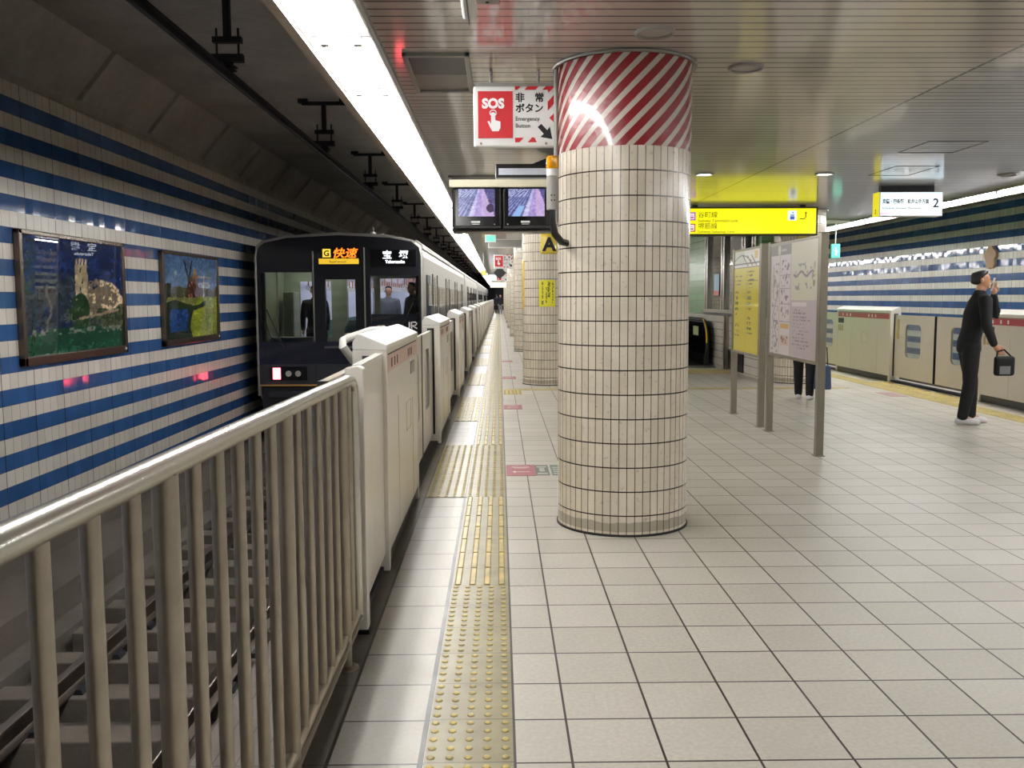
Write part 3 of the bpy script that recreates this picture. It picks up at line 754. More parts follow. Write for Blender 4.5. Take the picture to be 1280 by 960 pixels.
def car_body(name, label, y):
    r = empty(name, (-2.82, y, 0), label, 'train car', 'cars of the train')
    m = MB(); ring(.12, CARL, m); m.build('body_shell', MT['body'], r, smooth=False)
    m = MB(); m.prism([(1.30, 2.45), (1.43, 2.345), (1.475, 2.345), (1.475, 2.40), (1.36, 2.50)], 'y', .1, CARL)
    m.prism([(-1.30, 2.45), (-1.43, 2.345), (-1.475, 2.345), (-1.475, 2.40), (-1.36, 2.50)], 'y', .1, CARL)
    m.build('rain_gutter', MT['body'], r)
    m = MB()
    for yy in (4.0, 11.0, 16.5): m.box(-.8, .8, yy, yy + 1.9, 2.55, 2.78)
    m.build('roof_unit', MT['grey_paint'], r, bevel=.05)
    for sx in (1, -1):
        X = 1.475 * sx
        for k, yy in enumerate((2.95, 7.6, 12.25, 16.9)):
            m = MB(); m.box(*sorted((X - .01 * sx, X + .006 * sx)), yy - .65, yy + .65, .0, 1.92); d = m.build('door', MT['body'], r)
            m = MB()
            for s in (-.62, .06): m.box(*sorted((X, X + .012 * sx)), yy + s, yy + s + .56, .75, 1.72)
            m.build('window_pane', MT['dglass'], d)
            m = MB(); m.box(*sorted((X, X + .014 * sx)), yy - .012, yy + .012, .0, 1.9); m.box(*sorted((X, X + .02 * sx)), yy - .68, yy - .65, -.02, 1.95); m.box(*sorted((X, X + .02 * sx)), yy + .65, yy + .68, -.02, 1.95); m.box(*sorted((X, X + .05 * sx)), yy - .75, yy + .75, -.06, -.02)
            m.build('door_edge', MT['rubber'], d)
            if k < 3:
                m = MB(); m.box(*sorted((X, X + .012 * sx)), yy + 1.15, yy + 3.5, .85, 1.72); w = m.build('window', MT['grey'], r, bevel=.004)
                m = MB(); m.box(*sorted((X, X + .018 * sx)), yy + 1.2, yy + 2.3, .9, 1.68); m.box(*sorted((X, X + .018 * sx)), yy + 2.35, yy + 3.45, .9, 1.68); m.build('window_pane', MT['dglass'], w)
    m = MB(); m.box(-1.3, 1.3, .6, CARL - .4, -1.0, -.40); m.build('underframe', MT['iron'], r)
    m = MB()
    for yy in (2.8, 16.6):
        for dy in (-1.05, 1.05):
            for sx in (-.54, .54): m.cyl((sx - .06, yy + dy, -.82), (sx + .06, yy + dy, -.82), .43, 24)
    m.build('wheels', MT['iron'], r)
    return r
fc = car_body('train_car', 'silver and dark blue front car of the train with lit destination signs', 16.3)
kf = tree(fc)
for i, nm in enumerate(('second', 'third', 'fourth', 'fifth')):
    copy_tree(fc, kf, (-2.82, 16.3 + 20.0 * (i + 1), 0), '%s silver car of the train behind the front car' % nm)
# front face
def fbox(m, x0, x1, z0, z1, y0=-.0, y1=.12): m.box(x0, x1, y0, y1, z0, z1); return m
m = MB()
fbox(m, -1.44, -1.372, .706, 1.932); fbox(m, -.476, -.434, .706, 1.932)
fbox(m, -.434, -.252, .60, 1.932, .03); fbox(m, .28, .43, .60, 1.932, .03); fbox(m, -.252, .28, 1.806, 1.932, .03); fbox(m, -.252, .28, .60, .706, .03)
fbox(m, .43, .546, .69, 1.932); fbox(m, 1.40, 1.44, .69, 1.932); fbox(m, .546, 1.40, 1.862, 1.932); fbox(m, .546, 1.40, .69, .735)
m.prism([(-1.44, 1.932), (1.44, 1.932), (1.44, 2.34), (1.29, 2.45), (.9, 2.53), (0, 2.575), (-.9, 2.53), (-1.29, 2.45), (-1.44, 2.34)], 'y', 0, .12)
m.build('face_mask', MT['mask'], fc)
m = MB(); n = len(prof); rim = [(-1.475, -.25), (-1.475, 2.2), (-1.44, 2.36), (-1.30, 2.47), (-.9, 2.55), (0, 2.60), (.9, 2.55), (1.30, 2.47), (1.44, 2.36), (1.475, 2.2), (1.475, -.25)]
MB().tube([(x * .985, .03, z) for x, z in rim], .033, 10).build('face_rim', MT['body'], fc, smooth=True)
m = MB(); fbox(m, .438, .462, .72, 2.36, -.025, 0); fbox(m, -.462, -.44, .72, 2.30, -.02, 0); m.build('pillar_rail', MT['grey'], fc, bevel=.004)
m = MB(); fbox(m, -1.44, 1.44, .312, .706); m.build('navy_band', MT['navy'], fc)
m = MB(); fbox(m, -1.44, 1.44, -.054, .312, .0); m.build('lower_panel', MT['skirt'], fc)
m = MB(); fbox(m, -.452, -.44, -.05, .31, -.004, 0); m.build('panel_joint', MT['rubber'], fc)
m = MB(); fbox(m, -1.43, 1.43, -.075, -.05, -.03, .1); m.build('gold_line', plain('gold_strip', (196, 152, 82), .35), fc)
m = MB(); fbox(m, -1.42, 1.42, -.62, -.075, .04, .16); m.build('skirt', MT['iron'], fc, bevel=.02)
m = MB(); fbox(m, -1.3, -.55, -.28, -.18, .0, .06); m.build('step_plate', MT['skirt'], fc, bevel=.01)
m = MB(); m.box(-.18, .18, -.45, .1, -.62, -.36); m.box(-.1, .1, -.55, -.4, -.58, -.40); m.build('coupler', MT['iron'], fc, bevel=.02)
for sx in (-1, 1):
    m = MB(); m.box(*sorted((sx * 1.24, sx * .60)), -.02, .02, .03, .268); hs = m.build('lamp_housing', MT['black'], fc, bevel=.012)
    m = MB(); m.box(*sorted((sx * 1.20, sx * 1.065)), -.035, -.018, .045, .25)
    m.build('tail_lamp', glow('tail_lamp_red_%d' % (sx + 1), (255, 78, 88), 14.0), hs, bevel=.012)
    for c in (.925, .755):
        m = MB(); m.cyl((sx * c, -.03, .145), (sx * c, .0, .145), .052, 20); m.build('head_lamp', plain('head_lamp_glass_%d_%d' % (sx + 1, int(c * 100)), (190, 186, 180), .15), hs, smooth=True)
MB().tube([(-.26, -.03, .61), (-.26, -.06, .61), (.30, -.06, .61), (.30, -.03, .61)], .02, 8).build('grab_bar', MT['grey'], fc, smooth=True)
# panes
m = MB(); fbox(m, -1.372, -.476, .706, 1.932, .05, .056); m.build('windscreen_pane', MT['glass'], fc)
m = MB(); fbox(m, -.252, .28, .706, 1.806, .06, .066); m.build('door_pane', MT['glass'], fc)
m = MB(); fbox(m, .546, 1.40, .735, 1.862, .05, .056); m.build('windscreen_pane', MT['glass'], fc)
# wipers
MB().tube([(-.98, -.03, .62), (-1.05, -.04, .75), (-1.28, -.03, 1.28)], .012, 6).build('wiper', MT['rubber'], fc, smooth=True)
MB().tube([(-1.0, -.03, .64), (-1.22, -.035, .8), (-1.33, -.03, 1.15)], .009, 6).build('wiper', MT['rubber'], fc, smooth=True)
MB().tube([(.95, -.03, .75), (1.1, -.04, .95), (1.3, -.03, 1.4)], .012, 6).build('wiper', MT['rubber'], fc, smooth=True)
# destination displays
m = MB(); fbox(m, -.36, .39, 2.06, 2.36, -.012, 0); ds = m.build('service_display', MT['black'], fc)
m = MB(); fbox(m, -.345, .355, 2.072, 2.168, -.018, -.012); m.build('yellow_strip', glow('led_yellow', (246, 200, 50), .85), ds)
m = MB(); fbox(m, -.275, -.135, 2.19, 2.335, -.018, -.012); m.build('route_square', glow('led_yellow_bright', (250, 214, 70), 1.1), ds)
text('G', .135, MT['ink'], ds, (-.255, -.020, 2.214), bold=.004)
om = glow('led_orange', (255, 120, 30), 2.2)
text('快速', .185, om, ds, (-.11, -.016, 2.195), bold=.003, shear=.25, sx=1.15)
text('Rapid service', .055, MT['ink'], ds, (-.16, -.020, 2.095))
m = MB(); fbox(m, .56, 1.36, 2.02, 2.32, -.008, 0); dd = m.build('destination_display', MT['black'], fc)
wm = glow('led_white', (240, 246, 255), 2.6)
text('宝', .155, wm, dd, (.77, -.012, 2.175), bold=.002, sx=1.1); text('塚', .155, wm, dd, (1.06, -.012, 2.175), bold=.002, sx=1.1)
text('Takarazuka', .075, wm, dd, (.82, -.012, 2.085), bold=.002)
# blue lower panel behind the right pane with number and operator mark
m = MB(); fbox(m, .55, 1.40, .735, 1.19, .07, .09); bp = m.build('window_sill_panel', MT['navy_glass'], fc)
m = MB(); fbox(m, .655, .785, .895, 1.0, .04, .046); m.build('number_plate', MT['grey_paint'], bp)
text('9', .12, MT['ink'], bp, (.69, .038, .905), bold=.004)
m = MB(); m.tube([(1.12, .045, .965), (1.15, .045, .93), (1.20, .045, .93), (1.22, .045, .96), (1.22, .045, 1.05)], .012, 6)
m.tube([(1.26, .045, .93), (1.26, .045, 1.045), (1.33, .045, 1.045), (1.355, .045, 1.02), (1.33, .045, .99), (1.27, .045, .985), (1.36, .045, .93)], .012, 6)
m.build('operator_mark', MT['white_ink'], bp)
# cab and saloon interior
m = MB(); m.box(-1.40, 1.40, .13, 18.8, .0, .05); m.build('cabin_floor', plain('train_floor', (110, 108, 106), .5), fc)
m = MB(); m.box(-1.39, -1.33, .14, 1.55, .05, 2.3); m.box(-1.40, 1.40, .14, 1.55, 2.2, 2.26); m.box(1.33, 1.39, .14, 1.55, .05, 2.3)
y = 1.55
for (a, b, c, d) in ((-1.39, -1.02, .05, 2.25), (-1.02, -.42, 1.80, 2.25), (-1.02, -.42, .05, .72), (-.42, -.12, .05, 2.25), (-.12, .40, 1.86, 2.25), (-.12, .40, .05, .95), (.40, .52, .05, 2.25), (.52, 1.37, 1.85, 2.25), (.52, 1.37, .05, 1.0), (1.37, 1.39, .05, 2.2)): m.box(a, b, y, y + .05, c, d)
m.build('cab_partition', MT['cabgrey'], fc)
m = MB(); m.box(-1.30, -.5, .2, .55, .05, .78); m.box(.0, .3, .25, .5, .05, .84); m.box(-1.2, -1.0, .9, 1.4, .05, 1.6); m.build('driver_desk', MT['cabgrey'], fc, bevel=.02)
m = MB(); m.cyl((.07, 1.1, .05), (.07, 1.1, .5), .05, 10); m.box(-.14, .26, .95, 1.35, .5, .58); m.build('driver_seat', plain('seat_green', (26, 44, 42), .7), fc, bevel=.03)
MB().lathe((.06, 1.34, .55), [(.001, .52), (.12, .5), (.2, .35), (.22, .0), (.2, 0)], 20).build('seat_back', plain('seat_teal', (20, 48, 46), .7), fc, smooth=True)
MB().cyl((-1.28, .8, .05), (-1.28, .8, 2.2), .02, 8).build('grab_pole', MT['steel'], fc, smooth=True)
m = MB(); m.box(-.75, -.55, .8, 1.0, 2.17, 2.2); m.build('cab_fill_light', glow('cab_fill_light', (225, 235, 215), 42.0), fc)  # added glowing panel that brightens the cab, not a fitting of the train
m = MB(); m.box(-1.40, -1.34, 1.6, 18.8, .05, 2.3); m.box(1.34, 1.40, 1.6, 18.8, .05, 2.3); m.box(-1.40, 1.40, 1.6, 18.8, 2.18, 2.24); m.box(-1.4, 1.4, 18.75, 18.8, .05, 2.2); m.build('saloon_lining', MT['inner'], fc)
for sx in (-.62, .62):
    m = MB(); m.box(sx - .05, sx + .05, 1.8, 18.5, 2.14, 2.17); m.build('saloon_lamp', glow('saloon_lamp_%d' % (sx > 0), (226, 236, 255), 11.0), fc)
sb = plain('strap_belt', (188, 120, 74), .5); sw = plain('strap_handle', (226, 220, 206), .4)
for sx in (-.95, -.35, .35, .95):
    MB().cyl((sx, 1.7, 1.95), (sx, 14, 1.95), .014, 6).build('hand_rail', MT['steel'], fc)
def strap(x, y):
    m = MB(); m.box(-.012, .012, -.008, .008, -.22, .0); m.build
    o = m.build('hanging_strap', sb, fc); o.location = (x, y, 1.945)
    R0 = .045; pts = [(R0 * math.sin(a), 0, -.26 - R0 * math.cos(a) + .0) for a in [2 * PI * i / 12 for i in range(13)]]
    h = MB().tube(pts, .009, 5).build('handle', sw, o); return o
st0 = strap(-.95, 2.0); sk = tree(st0)
for sx in (-.95, -.35, .35, .95):
    for i in range(18):
        if sx == -.95 and i == 0: continue
        c_ = st0.copy(); COL.objects.link(c_); c_.location = (sx, 2.0 + .42 * i, 1.945)
        for q, _ in sk: d = q.copy(); COL.objects.link(d); d.parent = c_
m = MB()
for i in range(8): m.box(-.45, .45, 2.6 + i * 1.3, 2.604 + i * 1.3, 1.82, 2.1)
m.build('hanging_advert', plain('advert_paper', (196, 186, 190), .5, var=.3, scale=9), fc)
for sx in (-1, 1):
    m = MB(); 
    for a, b in ((3.9, 6.6), (8.6, 11.2), (13.2, 15.9)): m.box(*sorted((sx * .95, sx * 1.34)), a, b, .32, .48); m.box(*sorted((sx * 1.24, sx * 1.34)), a, b, .48, .95)
    m.build('bench_seat', plain('seat_green_%d' % (sx + 1), (44, 88, 70), .8), fc, bevel=.02)
    m = MB()
    for a in (3.8, 6.7, 8.5, 11.3): m.cyl((sx * .95, a, .05), (sx * .95, a, 2.18), .016, 8)
    m.build('stanchion', MT['steel'], fc, smooth=True)
# roof antenna and side mirror box
m = MB(); m.cyl((.55, .5, 2.56), (.55, .5, 2.66), .05, 12); m.cyl((.55, .5, 2.66), (.55, .5, 2.75), .012, 8); m.cyl((.7, .6, 2.56), (.7, .6, 2.64), .03, 10); m.build('roof_antenna', MT['white'], fc, smooth=True)
m = MB(); m.box(1.475, 1.55, .9, 1.6, 1.12, 1.34); m.box(1.475, 1.5, .75, 1.45, .1, 1.9); m.build('crew_door', MT['skirt'], fc, bevel=.01)
m = MB(); m.box(1.5, 1.508, .85, 1.35, 1.0, 1.75); m.build('crew_window', MT['dglass'], fc)

# ------------------------------------------------------------------ ceiling fittings
def vent(x0, x1, y0, y1, label):
    r = empty('ceiling_vent', ((x0 + x1) / 2, (y0 + y1) / 2, CEIL), label, 'ceiling vent'); a, b = (x1 - x0) / 2, (y1 - y0) / 2
    m = MB()
    for (p, q, s, t_) in ((-a, a, -b, -b + .035), (-a, a, b - .035, b), (-a, -a + .03, -b, b), (a - .03, a, -b, b)): m.box(p, q, s, t_, -.022, .004)
    m.build('frame', MT['grey'], r, bevel=.004)
    m = MB(); m.box(-a + .03, a - .03, -.02, b - .03, -.006, -.002); m.build('upper_plate', plain('vent_plate', (110, 106, 100), .35, .5), r)
    m = MB(); m.prism([(-b + .03, -.004), (-.02, -.016), (-.02, -.010), (-b + .03, -.0)], 'x', -a + .03, a - .03); m.build('louvre', MT['dark'], r)
    return r
vent(-.57, -.17, 5.60, 6.60, 'grey framed rectangular vent in the slatted ceiling beside the emergency sign')
vent(-.60, .0, 11.1, 12.3, 'grey framed vent in the ceiling above the monitors, further off')
vent(-.57, -.17, 17.5, 18.7, 'small distant ceiling vent beyond the monitors')
def detector(x, y, rr, label, lit=False):
    r = empty('downlight' if lit else 'ceiling_speaker', (x, y, CEIL), label, 'downlight' if lit else 'ceiling fitting')
    MB().lathe((0, 0, 0), [(rr, .0), (rr, -.012), (rr * .93, -.02), (rr * .84, -.016), (rr * .82, -.006)], 36).build('rim', MT['grey_paint'], r, smooth=True)
    m = MB(); m.lathe((0, 0, 0), [(.001, -.012), (rr * .6, -.01), (rr * .82, -.005)], 36)
    m.build('lens' if lit else 'cover', glow('downlight_lens', (255, 255, 240), 14.0) if lit else MT['cover'], r, smooth=True)
MT['cover'] = plain('speaker_cover', (160, 156, 150), .5)
detector(.86, 5.17, .112, 'round grey ceiling cover just in front of the nearest column')
detector(1.57, 5.95, .112, 'round grey ceiling cover to the right of the nearest column')
detector(3.86, 11.0, .11, 'small round lit downlight over the middle of the platform', True)
detector(2.43, 11.0, .11, 'small round lit downlight near the right side of the striped column top', True)
detector(6.1, 11.1, .11, 'round dark ceiling cover near the right strip lights')
def hatch(x0, x1, y0, y1, label):
    m = MB(); w = .008
    for (a, b, c, d) in ((x0, x1, y0, y0 + w * 2), (x0, x1, y1 - w * 2, y1), (x0, x0 + w, y0, y1), (x1 - w, x1, y0, y1)): m.box(a, b, c, d, CEIL - .003, CEIL + .01)
    tag(m.build('ceiling_hatch', MT['dark']), label, 'ceiling hatch')
hatch(4.05, 4.62, 8.75, 9.45, 'thin outline of a ceiling access hatch in front of the white direction sign')
hatch(4.45, 4.95, 10.4, 11.2, 'thin outline of a ceiling access hatch left of the white direction sign')
hatch(6.1, 6.5, 10.0, 10.8, 'thin outline of a ceiling access hatch near the right strip lights')

# emergency sign
r = empty('emergency_sign', (.105, 6.0, 2.62), 'white and red SOS emergency button sign hanging left of the nearest column', 'sign')
m = MB(); m.box(-.262, .262, -.025, .03, -.19, .19); m.build('sign_box', MT['white'], r, bevel=.012)
m = MB(); m.box(-.233, -.013, -.029, -.025, -.134, .157); m.build('red_panel', MT['red'], r)
def sp(zx, zy): return ((zx - 130) / 815 * .524 - .262, .19 - (zy - 95) / 580 * .38)
def hz(*pts):
    MB().prism([sp(*q) for q in pts][::-1], 'y', -.0275, -.025).build('hazard_stripe', MT['red'], r)
hz((540, 98), (600, 98), (565, 132), (540, 132)); hz((665, 98), (775, 98), (745, 132), (637, 132)); hz((845, 98), (925, 98), (925, 110), (870, 160), (865, 132), (812, 132))
hz((925, 180), (925, 265), (865, 330), (865, 245)); hz((925, 355), (925, 440), (880, 398))
hz((540, 587), (625, 587), (585, 630), (540, 630)); hz((710, 582), (735, 587), (755, 630), (665, 630))
text('SOS', .082, MT['white_ink'], r, (-.207, -.0295, .053), bold=.004, sx=.98)
m = MB(); m.prism([(q[0] + .0215, q[1] - .002) for q in [(-.195, -.03), (-.185, -.025), (-.172, -.045), (-.172, .02), (-.165, .028), (-.152, .028), (-.145, .02), (-.145, -.022), (-.113, -.03), (-.113, -.07), (-.125, -.09), (-.165, -.09), (-.178, -.065)]][::-1], 'y', -.0315, -.029)
m.tube([(-.137 + .020 * math.cos(a), -.030, .022 + .018 * math.sin(a)) for a in [PI * 2 * i / 16 for i in range(17)]], .0035, 6)
m.build('hand_symbol', MT['white_ink'], r)
text('非', .060, MT['ink'], r, (.004, -.0265, .096), bold=.0015); text('常', .060, MT['ink'], r, (.127, -.0265, .096), bold=.0015)
text('ボタン', .060, MT['ink'], r, (.004, -.0265, .030), bold=.0015)
text('Emergency', .037, MT['ink'], r, (.004, -.0265, -.026), sx=.94); text('Button', .037, MT['ink'], r, (.004, -.0265, -.069), sx=.94)
m = MB(); m.prism([sp(*q) for q in ((765, 485), (800, 455), (860, 515), (885, 480), (910, 600), (790, 580), (825, 550))][::-1], 'y', -.0265, -.025)
m.build('arrow', MT['ink'], r)
m = MB(); m.box(-.25, .29, -.01, .02, .19, .215); m.cyl((-.15, .0, .2), (-.15, .0, .3), .01, 8); m.cyl((.15, .0, .2), (.15, .0, .3), .01, 8); m.build('hanger_bracket', MT['grey_paint'], r)
m = MB(); m.cyl((-.215, -.03, -.168), (-.215, -.025, -.168), .008, 10); m.cyl((.2, -.03, -.168), (.2, -.025, -.168), .008, 10); m.build('screw', MT['steel'], r)
ke = tree(r)
copy_tree(r, ke, (.12, 25.3, 2.45), 'distant small red and white SOS sign beside the third column')
copy_tree(r, ke, (.12, 44.8, 2.45), 'very distant SOS sign beside the fifth column')
# conduit on column, beacon
m = MB(); m.cyl((.366, 5.93, 1.95), (.366, 5.93, CEIL), .014, 12); tag(m.build('conduit', MT['grey_paint'], None, smooth=True), 'thin grey vertical conduit on the left side of the nearest column', 'pipe')
r = empty('warning_beacon', (.325, 5.62, 2.03), 'grey pole lamp with an orange yellow beacon left of the nearest column', 'warning lamp')
MB().lathe((0, 0, 0), [(.001, -.03), (.036, -.03), (.036, .165), (.03, .17), (.001, .17)], 20).build('housing', MT['grey_paint'], r, smooth=True)
MB().lathe((0, 0, 0), [(.034, .17), (.036, .174), (.036, .208), (.034, .212)], 20).build('collar', MT['white'], r, smooth=True)
t = NT('amber_lens'); t.b.inputs['Base Color'].default_value = srgb(232, 160, 10); t.b.inputs['Roughness'].default_value = .12; t.b.inputs['Transmission Weight'].default_value = .25
MB().lathe((0, 0, 0), [(.035, .212), (.037, .22), (.037, .278), (.03, .288), (.001, .29)], 20).build('amber_lens', t.m, r, smooth=True)
MB().tube([(0, 0, -.03), (.0, .0, -.10), (.015, .03, -.17), (.06, .10, -.215), (.12, .16, -.225)], [.018, .02, .022, .022, .022], 12).build('curved_arm', MT['dark'], r, smooth=True)
m = MB()
for a in (-.012, .006):
    for b in (.02, .05): m.box(a, a + .008, -.039, -.034, b, b + .008)
m.build('sound_hole', MT['ink'], r)

# monitors
r = empty('monitor_rack', (.03, 6.75, 2.12), 'pair of black platform monitors under a cream hood hanging left of the nearest column', 'monitor')
def platview(kind):
    def f(u, v):
        n = vnoise(u, v, 20, kind); p = Pic(u, v, (0, 0, 0)); p.put(u > -1, [70 + 40 * n, 66 + 40 * n, 120 + 50 * n])
        vx, vy = (.62, 1.25) if kind == 3 else (.75, 1.3)
        k = (u - vx) / (vy - v)
        p.put((k < -.15), [60 + 60 * n, 66 + 60 * n, 120 + 60 * n]); p.put((k > -.28) & (k < -.16), [170 + 60 * n, 165 + 60 * n, 225 + 20 * n])
        p.put((k >= -.16) & (k < .02), [150 + 50 * n, 130 + 50 * n, 196 + 40 * n]); p.put((k >= .02) & (k < .3), [186 + 30 * n, 160 + 30 * n, 212 + 20 * n])
        p.put((k < -.3) & (np.sin(k * 60) > .4), [130 + 40 * n, 136 + 40 * n, 200 + 30 * n])
        p.put((k < -.5) & (v > .7) & (np.sin(k * 30) > .7), (210, 215, 245))
        if kind == 3:
            p.put((np.hypot(u - .87, (v - .3) * .6) < .10) & (v > .12), (58, 40, 76)); p.put((np.hypot(u - .87, v - .56) < .05), (80, 56, 90))
        else:
            p.put((k > -.5) & (k < -.33) & (v < .4), (150, 190, 240))
        return p.c
    return f
for i, (x0, kind) in enumerate(((-.36, 3), (.0, 5))):
    m = MB(); m.box(x0, x0 + .35, -.02, .20, -.15, .14); b_ = m.build('monitor', MT['dark'], r, bevel=.008)
    m = MB(); m.box(x0 + .015, x0 + .335, -.026, -.02, -.13, .13); m.build('bezel', MT['black'], b_, bevel=.003)
    painted('screen', platview(kind), 40, 40, MT['screen'], b_, (x0 + .04, -.028, -.062), (.262, 0, 0), (0, 0, .195))
    m = MB(); m.box(x0 + .13, x0 + .195, -.0285, -.026, -.108, -.094); m.box(x0 + .135, x0 + .19, -.0285, -.026, -.119, -.115); m.cyl((x0 + (.30 if i == 0 else .035), -.029, -.118), (x0 + (.30 if i == 0 else .035), -.026, -.118), .004, 8)
    m.build('nameplate', MT['white'], b_)
m = MB(); m.prism([(-.05, .145), (.26, .145), (.26, .17), (-.05, .198)], 'x', -.385, .40); m.build('hood', plain('hood_cream', (226, 222, 196), .4), r, bevel=.004)
m = MB(); m.box(-.37, -.30, .02, .26, -.17, .14); m.box(-.33, .37, .15, .26, -.16, .14); m.box(-.34, .40, .0, .22, -.168, -.15); m.build('rear_case', MT['dark'], r, bevel=.02)
m = MB(); m.box(.36, .72, .12, .20, -.06, .02); m.box(.66, .72, -.44, .20, -.06, .02); m.build('support_arm', MT['dark'], r)
# train indicator box behind the monitors
r = empty('train_indicator', (.42, 9.55, 2.755), 'dark hanging train indicator box seen beyond the emergency sign', 'sign')
m = MB(); m.box(-.45, .45, -.10, .22, -.115, .065); m.build('case', MT['dark'], r, bevel=.008)
m = MB(); m.box(-.42, .36, -.104, -.10, -.045, .02); m.build('front_reflection', plain('indicator_painted_reflection', (214, 218, 228), .12), r)  # pale strip paints the bright reflection on the dark display front
m = MB(); m.box(-.45, .45, -.112, -.10, -.115, -.075); m.build('lower_bar', MT['grey_paint'], r)
m = MB(); m.prism([(-.1, .065), (.4, .065), (.4, .165), (.15, .165)], 'y', -.02, .1); m.build('hanger', MT['iron'], r)
# security camera at the top
r = empty('security_camera', (-.10, 4.50, CEIL), 'white security camera on a grey plate at the top edge of the picture', 'camera')
m = MB(); m.box(-.04, .11, -.22, .17, -.012, .0); m.build('mount_plate', MT['grey_paint'], r, bevel=.004)
m = MB(); m.cyl((.05, .13, -.018), (.05, .13, -.011), .008, 10); m.cyl((.05, .02, -.018), (.05, .02, -.011), .008, 10); m.build('screw', MT['dark'], r)
m = MB(); m.prism([(-.24, -.05), (.12, -.035), (.16, -.06), (.12, -.10), (-.24, -.115)], 'x', -.07, .0); m.build('camera_body', MT['white'], r, bevel=.014)
m = MB(); m.cyl((-.03, -.05, -.05), (.0, .0, 0), .016, 10); m.build('bracket', MT['white'], r)
m = MB(); m.box(-.042, -.036, -.24, .14, -.118, -.045); m.build('shade_gap', MT['dark'], r)

# yellow hanging direction sign
ys = glow('yellow_sign_face', (252, 246, 10), 1.05)
r = empty('direction_sign', (3.98, 14.75, 2.66), 'backlit yellow hanging subway direction sign right of the nearest column', 'sign')
m = MB(); m.box(-1.06, 1.08, -.08, .08, -.225, .225); m.build('case', plain('sign_frame', (58, 54, 10), .5), r)
m = MB(); m.box(-1.05, 1.05, -.086, -.08, -.195, .20); f_ = m.build('lit_face', ys, r)
og = plain('sign_olive_ink', (116, 110, 20), .6); 
text('谷町線', .105, og, f_, (-.83, -.089, .065)); text('Subway Tanimachi Line', .068, og, f_, (-.83, -.089, -.012))
text('堺筋線', .105, og, f_, (-.83, -.089, -.112)); text('Subway Sakaisuji Line', .068, og, f_, (-.83, -.089, -.182))
for zc, cc in ((.08, (178, 86, 170)), (-.1, (196, 112, 60))):
    m = MB(); m.box(-.99, -.865, -.089, -.086, zc - .065, zc + .065); m.build('line_mark', glow('line_mark_%d' % cc[1], cc, .8), f_)
    m = MB(); m.box(-.97, -.885, -.091, -.089, zc - .045, zc + .045); m.build('line_mark_inner', glow('mark_white', (244, 226, 240), .95), f_)
    m = MB(); m.box(-.955, -.90, -.093, -.091, zc - .03, zc - .008); m.tube([(-.928 + .024 * math.cos(a), -.092, zc + .002 + .016 * math.sin(a)) for a in [PI * i / 8 for i in range(9)]], .004, 5); m.build('train_symbol', glow('mark_ink_%d' % cc[1], cc, .6), f_)
m = MB(); m.box(.60, .74, -.089, -.086, .01, .165); m.build('lift_panel', glow('lift_white', (238, 244, 250), 1.0), f_, bevel=.002)
m = MB(); m.box(.635, .705, -.091, -.089, .025, .075)
for q in (.65, .67, .69): m.cyl((q, -.091, .1), (q, -.089, .1), .008, 8); m.box(q - .006, q + .006, -.091, -.089, .078, .093)
m.prism([(.665, .125), (.695, .125), (.68, .15)], 'y', -.091, -.089); m.build('lift_symbol', glow('lift_blue', (70, 110, 190), .8), f_)
m = MB(); m.tube([(.79, -.088, .035), (.86, -.088, .035), (.885, -.088, .06), (.885, -.088, .13)], .007, 6); m.prism([(.862, .115), (.885, .15), (.91, .115), (.885, .128)], 'y', -.091, -.088); m.build('arrow', MT['ink'], f_)
m = MB(); m.box(-.9, -.82, -.03, .03, .225, .262); m.box(.82, .9, -.03, .03, .225, .262); m.build('hanger', MT['iron'], r)
# white platform 2 sign
def wsign(u, v):
    n = vnoise(u, v, 5, 21); p = Pic(u, v, (0, 0, 0)); p.put(u > -1, [206 + 40 * (1 - abs(u - .5) * 1.6), 232 + 18 * (1 - abs(u - .5)), 250])
    p.put((v < .14) & (v > .05), [220 - 20 * abs(u - .5), 150 + 50 * (1 - abs(u - .5) * 2), 186]); p.rect(.0, 1, 0, .05, (246, 240, 246)); return p.c
r = empty('platform_sign', (5.44, 12.2, 2.68), 'backlit white hanging sign for platform 2 with a yellow end', 'sign')
m = MB(); m.box(-.42, .42, .0, .20, -.16, .155); m.build('case', plain('sign_case', (204, 204, 202), .4), r)
painted('lit_face', wsign, 40, 12, col_mat('white_sign_face', .2, emit=1.3), r, (-.41, -.003, -.15), (.82, 0, 0), (0, 0, .30))
dk = plain('sign_grey_ink', (60, 66, 74), .6)
text('京橋・四条畷　松井山手方面', .068, dk, r, (-.385, -.006, .008), bold=.0015, sx=.70)
text('for Kyobashi, Shijonawate, Matsuiyamate', .034, dk, r, (-.385, -.006, -.065), sx=.92)
text('2', .165, MT['ink'], r, (.285, -.006, -.045), bold=.003)
m = MB(); m.box(-.428, -.42, .0, .20, -.16, .155); e_ = m.build('yellow_end', glow('yellow_end', (236, 226, 40), .8), r)
text('2', .08, MT['ink'], e_, (-.4295, .12, -.12), face='-X')
m = MB(); m.box(-.38, .33, .06, .14, .155, .245); m.build('hanger', MT['iron'], r)
